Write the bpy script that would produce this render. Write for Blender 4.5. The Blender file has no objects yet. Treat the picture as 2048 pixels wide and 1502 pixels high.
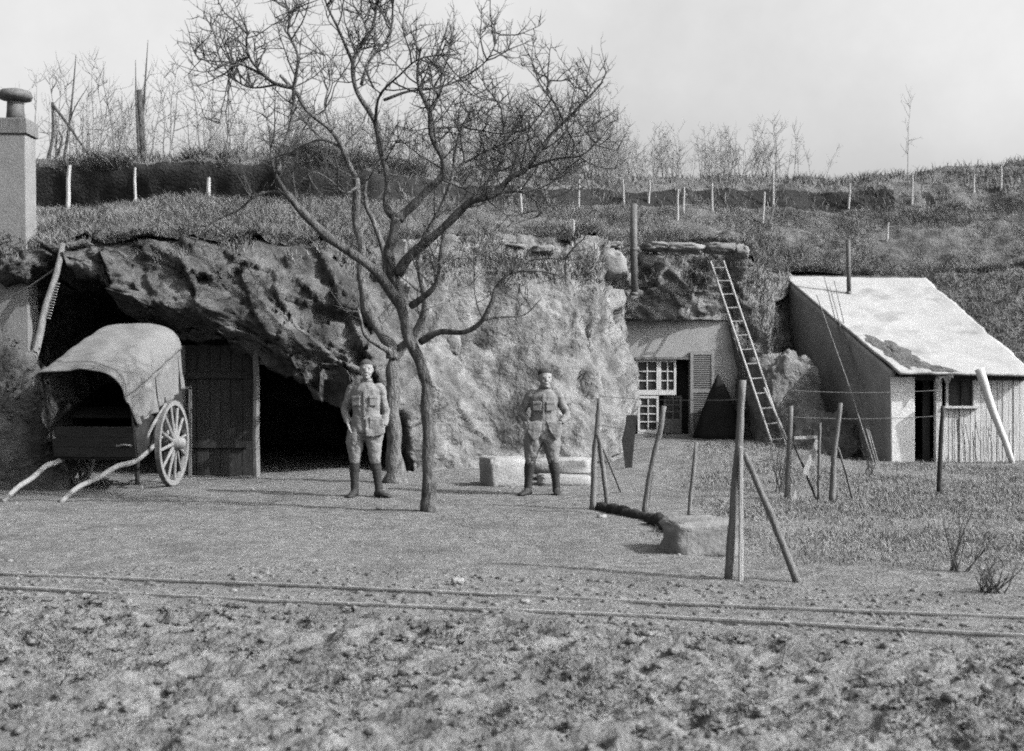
import bpy, bmesh, math, random
import numpy as np
from mathutils import Vector, Matrix
from mathutils.bvhtree import BVHTree

random.seed(7)
RNG = np.random.default_rng(7)
SC = bpy.context.scene
COL = SC.collection

# ------------------------------------------------------------------ camera
F = 2400.0            # focal length in photograph pixels
CX, CY, H = 1024.0, 751.0, 1.5
cam_d = bpy.data.cameras.new('camera')
cam_d.sensor_width = 36.0
cam_d.lens = 36.0 * F / 2048.0
cam_d.clip_start = 0.1
cam_d.clip_end = 2000.0
cam_d.dof.use_dof = True
cam_d.dof.focus_distance = 16.5
cam_d.dof.aperture_fstop = 2.6
cam = bpy.data.objects.new('camera', cam_d)
COL.objects.link(cam)
cam.location = (0, 0, H)
cam.rotation_euler = (math.radians(90), 0, 0)
SC.camera = cam

# ------------------------------------------------------------------ sky and sun
SUN_EL = math.radians(36.0)
SUN_TO = math.radians(21.0)         # how far the sun stands on the camera's side of due right
to_sun = Vector((math.cos(SUN_EL) * math.cos(SUN_TO), -math.cos(SUN_EL) * math.sin(SUN_TO), math.sin(SUN_EL)))
world = bpy.data.worlds.new('World')
SC.world = world
world.use_nodes = True
nt = world.node_tree
nt.nodes.clear()
sky = nt.nodes.new('ShaderNodeTexSky')
sky.sky_type = 'NISHITA'
sky.sun_disc = False
sky.sun_elevation = SUN_EL
sky.sun_rotation = math.atan2(to_sun.x, to_sun.y)
sky.air_density = 2.0
sky.dust_density = 8.0
sky.ozone_density = 1.0
bw = nt.nodes.new('ShaderNodeRGBToBW')
bg = nt.nodes.new('ShaderNodeBackground')
bg.inputs['Strength'].default_value = 0.15
wo = nt.nodes.new('ShaderNodeOutputWorld')
nt.links.new(sky.outputs['Color'], bw.inputs['Color'])
tcw = nt.nodes.new('ShaderNodeTexCoord'); cn = nt.nodes.new('ShaderNodeTexNoise')
cn.inputs['Scale'].default_value = 4.0; cn.inputs['Detail'].default_value = 7.0; cn.inputs['Roughness'].default_value = 0.6
cr = nt.nodes.new('ShaderNodeMapRange'); cr.inputs['From Min'].default_value = 0.3; cr.inputs['From Max'].default_value = 0.7
cr.inputs['To Min'].default_value = 0.9; cr.inputs['To Max'].default_value = 1.16
cmul = nt.nodes.new('ShaderNodeMath'); cmul.operation = 'MULTIPLY'
nt.links.new(tcw.outputs['Generated'], cn.inputs['Vector']); nt.links.new(cn.outputs['Fac'], cr.inputs['Value'])
nt.links.new(bw.outputs['Val'], cmul.inputs[0]); nt.links.new(cr.outputs['Result'], cmul.inputs[1])
nt.links.new(cmul.outputs['Value'], bg.inputs['Color'])
nt.links.new(bg.outputs['Background'], wo.inputs['Surface'])
sun_d = bpy.data.lights.new('sun', 'SUN')
sun_d.energy = 4.3
sun_d.angle = math.radians(0.6)
sun_d.color = (1, 1, 1)
sun = bpy.data.objects.new('sun', sun_d)
COL.objects.link(sun)
sun.location = (30, -10, 30)
sun.rotation_euler = to_sun.to_track_quat('Z', 'Y').to_euler()
SC.view_settings.view_transform = 'Standard'
SC.view_settings.look = 'None'
SC.view_settings.exposure = 1.05
SC.view_settings.gamma = 1.0
SC.view_settings.use_curve_mapping = False
SC.render.engine = 'CYCLES'
SC.cycles.use_denoising = False
SC.cycles.use_adaptive_sampling = True
SC.cycles.adaptive_threshold = 0.06
SC.cycles.adaptive_min_samples = 32
SC.cycles.max_bounces = 6
SC.cycles.filter_width = 1.9

# ------------------------------------------------------------------ helpers
def at(px, py, d):
    return Vector(((px - CX) / F * d, d, H - (py - CY) / F * d))
def gd(py, z=0.0):
    return F * (H - z) / (py - CY)

def gmat(name, lo, hi, scale=4.0, detail=8.0, rough=0.95, bump=0.3, bscale=None, stretch=(1, 1, 1), blotch=None, spread=0.25, bdist=0.02):
    m = bpy.data.materials.new(name)
    m.use_nodes = True
    n = m.node_tree.nodes; l = m.node_tree.links
    b = n['Principled BSDF']
    b.inputs['Roughness'].default_value = rough
    b.inputs['Specular IOR Level'].default_value = 0.15
    tc = n.new('ShaderNodeTexCoord'); mp = n.new('ShaderNodeMapping')
    mp.inputs['Scale'].default_value = stretch
    l.new(tc.outputs['Object'], mp.inputs['Vector'])
    a = n.new('ShaderNodeTexNoise'); a.inputs['Scale'].default_value = scale
    a.inputs['Detail'].default_value = detail; a.inputs['Roughness'].default_value = 0.68
    l.new(mp.outputs['Vector'], a.inputs['Vector'])
    r = n.new('ShaderNodeValToRGB')
    r.color_ramp.elements[0].position = 0.5 - spread; r.color_ramp.elements[0].color = (lo, lo, lo, 1)
    r.color_ramp.elements[1].position = 0.5 + spread; r.color_ramp.elements[1].color = (hi, hi, hi, 1)
    l.new(a.outputs['Fac'], r.inputs['Fac'])
    col = r.outputs['Color']
    if blotch:
        bs, bv, p0, p1 = blotch
        c = n.new('ShaderNodeTexNoise'); c.inputs['Scale'].default_value = bs; c.inputs['Detail'].default_value = 6
        c.inputs['Roughness'].default_value = 0.62
        l.new(tc.outputs['Object'], c.inputs['Vector'])
        rr = n.new('ShaderNodeValToRGB')
        rr.color_ramp.elements[0].position = p0; rr.color_ramp.elements[0].color = (0, 0, 0, 1)
        rr.color_ramp.elements[1].position = p1; rr.color_ramp.elements[1].color = (1, 1, 1, 1)
        l.new(c.outputs['Fac'], rr.inputs['Fac'])
        mx = n.new('ShaderNodeMix'); mx.data_type = 'RGBA'
        l.new(rr.outputs['Color'], mx.inputs['Factor'])
        l.new(col, mx.inputs['A']); mx.inputs['B'].default_value = (bv, bv, bv, 1)
        col = mx.outputs['Result']
    l.new(col, b.inputs['Base Color'])
    if bump:
        bn = n.new('ShaderNodeTexNoise'); bn.inputs['Scale'].default_value = bscale or scale * 5
        bn.inputs['Detail'].default_value = 8
        l.new(mp.outputs['Vector'], bn.inputs['Vector'])
        bu = n.new('ShaderNodeBump'); bu.inputs['Strength'].default_value = bump; bu.inputs['Distance'].default_value = bdist
        l.new(bn.outputs['Fac'], bu.inputs['Height'])
        l.new(bu.outputs['Normal'], b.inputs['Normal'])
    return m

M = dict(
    ground=gmat('trampled_earth', 0.0607, 0.1409, 9, 12, bump=1.0, bscale=38, blotch=(1.3, 0.0548, 0.5, 0.74), bdist=0.03, spread=0.15),
    turf=gmat('hill_turf', 0.0433, 0.1003, 3, 10, bump=0.8, bscale=25, blotch=(0.8, 0.0319, 0.52, 0.7), bdist=0.05, spread=0.15),
    rock=gmat('limestone', 0.0257, 0.0954, 2.6, 12, bump=1.0, bscale=14, blotch=(1.1, 0.0215, 0.48, 0.66), bdist=0.06, spread=0.15),
    earth_slope=gmat('earth_slope', 0.0522, 0.1484, 3.0, 12, bump=1.0, bscale=14, blotch=(1.6, 0.0439, 0.50, 0.68), bdist=0.06, spread=0.15),
    stone=gmat('pale_stone', 0.1321, 0.2195, 5, 10, bump=0.6, bscale=30),
    slab=gmat('ledge_stone', 0.0760, 0.1596, 4, 10, bump=0.8, bscale=24),
    bark=gmat('bark', 0.0171, 0.0902, 16, 8, bump=1.0, bdist=0.04, bscale=40, stretch=(1, 1, 0.35), spread=0.15),
    bark_pale=gmat('grey_bark', 0.0285, 0.1235, 16, 8, bump=1.0, bdist=0.04, bscale=40, stretch=(1, 1, 0.35), spread=0.15),
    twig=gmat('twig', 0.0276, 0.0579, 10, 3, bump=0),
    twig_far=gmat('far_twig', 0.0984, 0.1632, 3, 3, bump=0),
    blade=gmat('dry_grass', 0.0606, 0.1508, 2.5, 6, bump=0, blotch=(0.9, 0.0511, 0.5, 0.7)),
    blade_near=gmat('meadow_grass', 0.0770, 0.1530, 3.0, 6, bump=0, blotch=(6.0, 0.0503, 0.52, 0.7)),
    dock=gmat('dark_weed', 0.0114, 0.0380, 6, 4, bump=0),
    weed=gmat('weed', 0.0750, 0.1881, 6, 4, bump=0),
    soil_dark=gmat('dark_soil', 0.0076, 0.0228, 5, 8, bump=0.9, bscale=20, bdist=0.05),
    canvas=gmat('canvas', 0.0902, 0.1254, 3, 8, bump=0.3, bscale=60, stretch=(0.5, 1, 2)),
    shadow_dark=gmat('shadow_black', 0.0057, 0.0114, 3, 8, bump=0.3, bscale=40),  # near-black colour that imitates cast shadow on the cone by the shutter
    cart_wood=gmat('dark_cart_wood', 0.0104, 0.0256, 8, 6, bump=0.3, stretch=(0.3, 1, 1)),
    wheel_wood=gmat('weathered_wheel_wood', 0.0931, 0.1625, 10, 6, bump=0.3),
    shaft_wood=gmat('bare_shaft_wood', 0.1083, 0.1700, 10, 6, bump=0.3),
    iron=gmat('iron', 0.0427, 0.0940, 12, 5, rough=0.6, bump=0.2),
    rail_steel=gmat('rail_steel', 0.0800, 0.2600, 9, 6, rough=0.5, bump=0.3),
    old_wood=gmat('old_wood', 0.0583, 0.1396, 7, 8, bump=0.6, bscale=40, stretch=(2, 2, 0.25)),
    pale_wood=gmat('pale_wood', 0.1691, 0.2745, 7, 8, bump=0.4, bscale=40, stretch=(2, 2, 0.25)),
    dark_wood=gmat('dark_wood', 0.0152, 0.0361, 6, 8, bump=0.6, bscale=40, stretch=(2, 2, 0.25)),
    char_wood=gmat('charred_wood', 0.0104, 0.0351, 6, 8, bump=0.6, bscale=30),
    plaster=gmat('plaster', 0.1657, 0.2333, 2.5, 8, bump=0.25, bscale=30, blotch=(1.5, 0.1429, 0.56, 0.75)),
    chimney_plaster=gmat('chimney_render', 0.1007, 0.1530, 2.5, 8, bump=0.4, bscale=20, blotch=(1.6, 0.0770, 0.54, 0.75)),
    white_paint=gmat('white_paint', 0.3097, 0.3895, 6, 6, rough=0.6, bump=0.1),
    shutter_frame=gmat('shutter_frame_paint', 0.1300, 0.1900, 6, 6, rough=0.7, bump=0.15),
    grey_paint=gmat('grey_paint', 0.0674, 0.0931, 6, 6, rough=0.7, bump=0.15),
    glass=gmat('dark_pane', 0.0171, 0.0427, 3, 3, rough=0.12, bump=0),
    roof=gmat('whitewashed_roof', 0.1719, 0.2384, 1.8, 10, bump=0.25, bscale=18, bdist=0.03, blotch=(1.1, 0.0832, 0.52, 0.78)),
    moss=gmat('roof_moss', 0.0456, 0.0845, 8, 8, bump=1, bscale=30, bdist=0.04),
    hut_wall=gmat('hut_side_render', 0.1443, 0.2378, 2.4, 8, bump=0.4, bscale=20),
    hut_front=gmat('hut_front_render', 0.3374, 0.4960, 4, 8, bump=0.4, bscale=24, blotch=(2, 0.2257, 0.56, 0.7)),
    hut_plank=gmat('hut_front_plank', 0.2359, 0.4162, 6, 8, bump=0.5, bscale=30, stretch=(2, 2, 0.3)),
    khaki=gmat('khaki_cloth', 0.0940, 0.1321, 8, 6, bump=0.35, bscale=26, bdist=0.015),
    khaki_light=gmat('pale_khaki_cloth', 0.1064, 0.1453, 8, 6, bump=0.35, bscale=26, bdist=0.015),
    puttee=gmat('dark_puttee', 0.0190, 0.0361, 10, 5, bump=0.5, bscale=20, stretch=(1, 1, 3)),
    leather=gmat('boot_leather', 0.0152, 0.0342, 12, 5, rough=0.6, bump=0.2),
    skin=gmat('skin', 0.1453, 0.1795, 14, 5, rough=0.6, bump=0.05),
    hair_dark=gmat('dark_hair', 0.0171, 0.0427, 30, 5, bump=0.5, bscale=90),
    hair_pale=gmat('pale_hair', 0.0369, 0.0515, 30, 5, bump=0.5, bscale=90),
    ivy=gmat('ivy_leaf', 0.0209, 0.0703, 5, 5, rough=0.7, bump=0),
)

def tag(o, label=None, cat=None, group=None, kind=None):
    if label: o['label'] = label
    if cat: o['category'] = cat
    if group: o['group'] = group
    if kind: o['kind'] = kind
    return o

def empty(name, loc, label=None, cat=None, group=None, rz=0.0):
    o = bpy.data.objects.new(name, None)
    COL.objects.link(o)
    o.empty_display_size = 0.2
    o.location = loc
    o.rotation_euler = (0, 0, rz)
    return tag(o, label, cat, group)

def link_mesh(name, me, mat, parent=None):
    o = bpy.data.objects.new(name, me)
    COL.objects.link(o)
    if mat is not None and not me.materials:
        me.materials.append(M[mat] if isinstance(mat, str) else mat)
    if parent is not None:
        o.parent = parent
    return o

def np_mesh(name, verts, quads=None, tris=None, smooth=False):
    verts = np.asarray(verts, dtype=np.float32)
    me = bpy.data.meshes.new(name)
    me.vertices.add(len(verts)); me.vertices.foreach_set('co', verts.ravel())
    idx = []; starts = []; tot = 0
    if quads is not None and len(quads):
        q = np.asarray(quads, dtype=np.int32); idx.append(q.ravel())
        starts.append(np.arange(len(q), dtype=np.int32) * 4); tot = len(q) * 4
    if tris is not None and len(tris):
        t = np.asarray(tris, dtype=np.int32); idx.append(t.ravel())
        starts.append(np.arange(len(t), dtype=np.int32) * 3 + tot)
    idx = np.concatenate(idx); starts = np.concatenate(starts)
    me.loops.add(len(idx)); me.loops.foreach_set('vertex_index', idx)
    me.polygons.add(len(starts)); me.polygons.foreach_set('loop_start', starts)
    if smooth:
        me.polygons.foreach_set('use_smooth', np.ones(len(starts), dtype=bool))
    me.update(calc_edges=True)
    return me

class MB:
    """collects shapes; build() links them as one mesh; world coordinates are moved to the parent's origin"""
    def __init__(s): s.v = []; s.f = []
    def add(s, vs, fs):
        n = len(s.v); s.v.extend(Vector(v) for v in vs); s.f.extend([tuple(i + n for i in f) for f in fs]); return s
    def box(s, c, size, rot=None, jit=0.0):
        c = Vector(c); hx, hy, hz = [k / 2 for k in size]
        vs = [Vector((x * hx, y * hy, z * hz)) for z in (-1, 1) for y in (-1, 1) for x in (-1, 1)]
        if jit: vs = [v + Vector([random.uniform(-jit, jit) for _ in range(3)]) for v in vs]
        if rot is not None: vs = [rot @ v for v in vs]
        return s.add([c + v for v in vs], [(0, 2, 3, 1), (4, 5, 7, 6), (0, 1, 5, 4), (2, 6, 7, 3), (0, 4, 6, 2), (1, 3, 7, 5)])
    def bar(s, a, b, w, t, up=(0, 0, 1), taper=1.0):
        a = Vector(a); b = Vector(b); d = (b - a).normalized(); u = Vector(up)
        if abs(d.dot(u)) > 0.95: u = Vector((0, 1, 0))
        x = d.cross(u).normalized(); y = x.cross(d).normalized()
        vs = []
        for p, k in ((a, 1.0), (b, taper)):
            for i, j in ((-1, -1), (1, -1), (1, 1), (-1, 1)): vs.append(p + x * (w / 2 * i * k) + y * (t / 2 * j * k))
        return s.add(vs, [(0, 3, 2, 1), (4, 5, 6, 7), (0, 1, 5, 4), (1, 2, 6, 5), (2, 3, 7, 6), (3, 0, 4, 7)])
    def loft(s, rings, caps=True):
        n = len(rings[0]); vs = [p for r in rings for p in r]; fs = []
        for k in range(len(rings) - 1):
            for i in range(n):
                j = (i + 1) % n
                fs.append((k * n + i, k * n + j, (k + 1) * n + j, (k + 1) * n + i))
        if caps:
            fs.append(tuple(reversed(range(n)))); fs.append(tuple((len(rings) - 1) * n + i for i in range(n)))
        return s.add(vs, fs)
    def tube(s, pts, radii, sides=8, flat=1.0):
        pts = [Vector(p) for p in pts]; rings = []
        n = len(pts)
        if not hasattr(radii, '__len__'): radii = [radii] * n
        prev = None
        for i, p in enumerate(pts):
            t = (pts[min(i + 1, n - 1)] - pts[max(i - 1, 0)])
            t = t.normalized() if t.length > 1e-9 else Vector((0, 0, 1))
            if prev is None:
                x = t.cross(Vector((0, 1, 0.13)))
                if x.length < 1e-3: x = t.cross(Vector((1, 0, 0)))
            else: x = prev - t * prev.dot(t)
            x.normalize(); prev = x
            y = t.cross(x)
            rings.append([p + (x * math.cos(a) + y * math.sin(a) * flat) * radii[i] for a in [2 * math.pi * k / sides for k in range(sides)]])
        return s.loft(rings)
    def ell(s, c, r, n=10, m=7):
        c = Vector(c); rings = []
        for k in range(m):
            a = -math.pi / 2 + math.pi * (k + 0.5) / m
            rings.append([c + Vector((math.cos(a) * math.cos(b) * r[0], math.cos(a) * math.sin(b) * r[1], math.sin(a) * r[2])) for b in [2 * math.pi * i / n for i in range(n)]])
        return s.loft(rings)
    def build(s, name, mat, parent=None, smooth=False, bevel=0.0, local=False):
        off = Vector((0, 0, 0))
        if parent is not None and not local:
            p = parent
            while p is not None: off = off + Vector(p.location); p = p.parent
        me = bpy.data.meshes.new(name)
        me.from_pydata([tuple(v - off) for v in s.v], [], s.f)
        me.update()
        if smooth: me.polygons.foreach_set('use_smooth', [True] * len(me.polygons))
        o = link_mesh(name, me, mat, parent)
        if bevel:
            bm_ = o.modifiers.new('Bevel', 'BEVEL'); bm_.width = bevel; bm_.segments = 2; bm_.limit_method = 'ANGLE'
        return o
    def solo(s, name, mat, loc, label, cat, group=None, smooth=False, bevel=0.0):
        """a thing that is one mesh, with its origin at loc"""
        loc = Vector(loc)
        me = bpy.data.meshes.new(name)
        me.from_pydata([tuple(v - loc) for v in s.v], [], s.f); me.update()
        if smooth: me.polygons.foreach_set('use_smooth', [True] * len(me.polygons))
        o = link_mesh(name, me, mat); o.location = loc
        if bevel:
            bm_ = o.modifiers.new('Bevel', 'BEVEL'); bm_.width = bevel; bm_.segments = 2; bm_.limit_method = 'ANGLE'
        return tag(o, label, cat, group)

def spline(pts, per=4):
    """Catmull-Rom through tuples of any length"""
    P = [np.array(p, dtype=float) for p in pts]
    P = [2 * P[0] - P[1]] + P + [2 * P[-1] - P[-2]]
    out = []
    for i in range(1, len(P) - 2):
        for k in range(per):
            t = k / per
            out.append(0.5 * ((2 * P[i]) + (-P[i - 1] + P[i + 1]) * t + (2 * P[i - 1] - 5 * P[i] + 4 * P[i + 1] - P[i + 2]) * t * t + (-P[i - 1] + 3 * P[i] - 3 * P[i + 1] + P[i + 2]) * t ** 3))
    out.append(P[-2])
    return out

# numpy noise
def _hash(ix, iy, iz, seed):
    h = (ix.astype(np.int64) * 374761393 + iy.astype(np.int64) * 668265263 + iz.astype(np.int64) * 2147483647 + seed * 974634777) & 0xFFFFFFFF
    h = ((h ^ (h >> 13)) * 1274126177) & 0xFFFFFFFF
    h = ((h ^ (h >> 16)) * 2246822519) & 0xFFFFFFFF
    h = h ^ (h >> 15)
    return (h & 0xFFFFFF) / float(0xFFFFFF)
def vnoise(p, seed=0):
    i = np.floor(p).astype(np.int64); f = p - i; f = f * f * (3 - 2 * f)
    r = 0
    for dx in (0, 1):
        for dy in (0, 1):
            for dz in (0, 1):
                w = (f[..., 0] if dx else 1 - f[..., 0]) * (f[..., 1] if dy else 1 - f[..., 1]) * (f[..., 2] if dz else 1 - f[..., 2])
                r = r + w * _hash(i[..., 0] + dx, i[..., 1] + dy, i[..., 2] + dz, seed)
    return r * 2 - 1
def fbm(p, octaves=4, seed=0, gain=0.5):
    r = 0; a = 1.0; q = np.array(p, dtype=float)
    for o in range(octaves):
        r = r + a * vnoise(q, seed + o); a *= gain; q = q * 2.03 + 17.1
    return r
def cells(p, seed=0):
    """id value of the nearest jittered cell and the distance to the second nearest"""
    i = np.floor(p).astype(np.int64)
    best = np.full(p.shape[:-1], 1e9); sec = best.copy(); val = np.zeros(p.shape[:-1]); off = np.zeros(p.shape)
    for dx in (-1, 0, 1):
        for dy in (-1, 0, 1):
            for dz in (-1, 0, 1):
                c = [i[..., 0] + dx, i[..., 1] + dy, i[..., 2] + dz]
                ov = np.stack([p[..., k] - c[k] - _hash(*c, seed + 11 * k) for k in range(3)], -1)
                d = (ov ** 2).sum(-1)
                v = _hash(*c, seed + 77)
                closer = d < best
                sec = np.where(closer, best, np.minimum(sec, d))
                val = np.where(closer, v, val); best = np.where(closer, d, best); off = np.where(closer[..., None], ov, off)
    return val, np.sqrt(sec) - np.sqrt(best), off
def sstep(x, a, b):
    t = np.clip((x - a) / (b - a), 0, 1); return t * t * (3 - 2 * t)

# ------------------------------------------------------------------ ground
RAIL_DIR = Vector((7.01, -1.68, 0)).normalized()
RAIL_N = Vector((-RAIL_DIR.y, RAIL_DIR.x, 0))
RAIL_FAR = Vector((0.0, 8.16, 0)); RAIL_NEAR = RAIL_FAR - RAIL_N * 0.52

def ground_z(x, y):
    x = np.asarray(x, dtype=float); y = np.asarray(y, dtype=float)
    p = np.stack([x, y, np.zeros_like(x)], -1)
    yr = 7.9 - 0.24 * x                                     # the track's middle line
    fore = 1 - sstep(y, yr - 1.0, yr - 0.35)                 # rough pasture before the track
    near_track = np.exp(-((y - yr) / 0.45) ** 2)
    garden = sstep(x, 1.2, 2.4) * sstep(y, 8.6, 9.6) * (1 - sstep(y, 20, 22))
    far = sstep(np.hypot(x, y - 12), 30, 60)
    z = 0.26 * sstep(y, 17.2, 23.0) * sstep(x, 1.2, 2.4) * (1 - sstep(x, 5.0, 6.0))
    z = z + 0.022 * fbm(p * 0.45, 3, 5) * (1 - near_track) * (1 - far)
    cl = fbm(p * 2.6, 4, 21, 0.6)
    pv, pe_, po = cells(p * np.array([4.6, 6.5, 1]) + 0.35 * fbm(p * 3, 2, 33)[..., None], 35)
    z = z + fore * (0.010 * cl + 0.034 * fbm(p * np.array([6.5, 9.0, 1]), 4, 36, 0.62) - 0.055 * (pv > 0.64) * sstep(pe_, 0.05, 0.4))
    z = z + garden * 0.022 * fbm(p * 3.2, 3, 41)
    z = z + (1 - fore) * (1 - garden) * 0.012 * fbm(p * 3.0, 4, 51)
    z = z - 0.01 * near_track
    return z * (1 - far) + 0.0
def gz(x, y): return float(ground_z(np.array([x]), np.array([y]))[0])

def axis(parts):
    out = []
    for a, b, st in parts:
        n = max(1, int(round((b - a) / st))); out += [a + (b - a) * k / n for k in range(n)]
    out.append(parts[-1][1]); return np.array(out)
gx = axis([(-420, -60, 40), (-60, -12, 4), (-12, -5.5, 0.14), (-5.5, 5.5, 0.028), (5.5, 12, 0.14), (12, 60, 4), (60, 420, 40)])
gy = axis([(-300, -20, 28), (-20, 3.2, 1.0), (3.2, 4.3, 0.05), (4.3, 7.4, 0.026), (7.4, 10, 0.045), (10, 26, 0.12), (26, 60, 2), (60, 700, 40)])
GX, GY = np.meshgrid(gx, gy)
GZ = ground_z(GX, GY)
nx, ny = len(gx), len(gy)
def grid_quads(nr, nc):
    i = np.arange(nr - 1)[:, None] * nc + np.arange(nc - 1)[None, :]
    return np.stack([i, i + 1, i + nc + 1, i + nc], -1).reshape(-1, 4)
gme = np_mesh('ground', np.stack([GX, GY, GZ], -1).reshape(-1, 3), grid_quads(ny, nx), smooth=True)
ground = link_mesh('ground', gme, 'ground'); tag(ground, 'bare trampled earth and rough pasture below the cliff', kind='structure')

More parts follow.
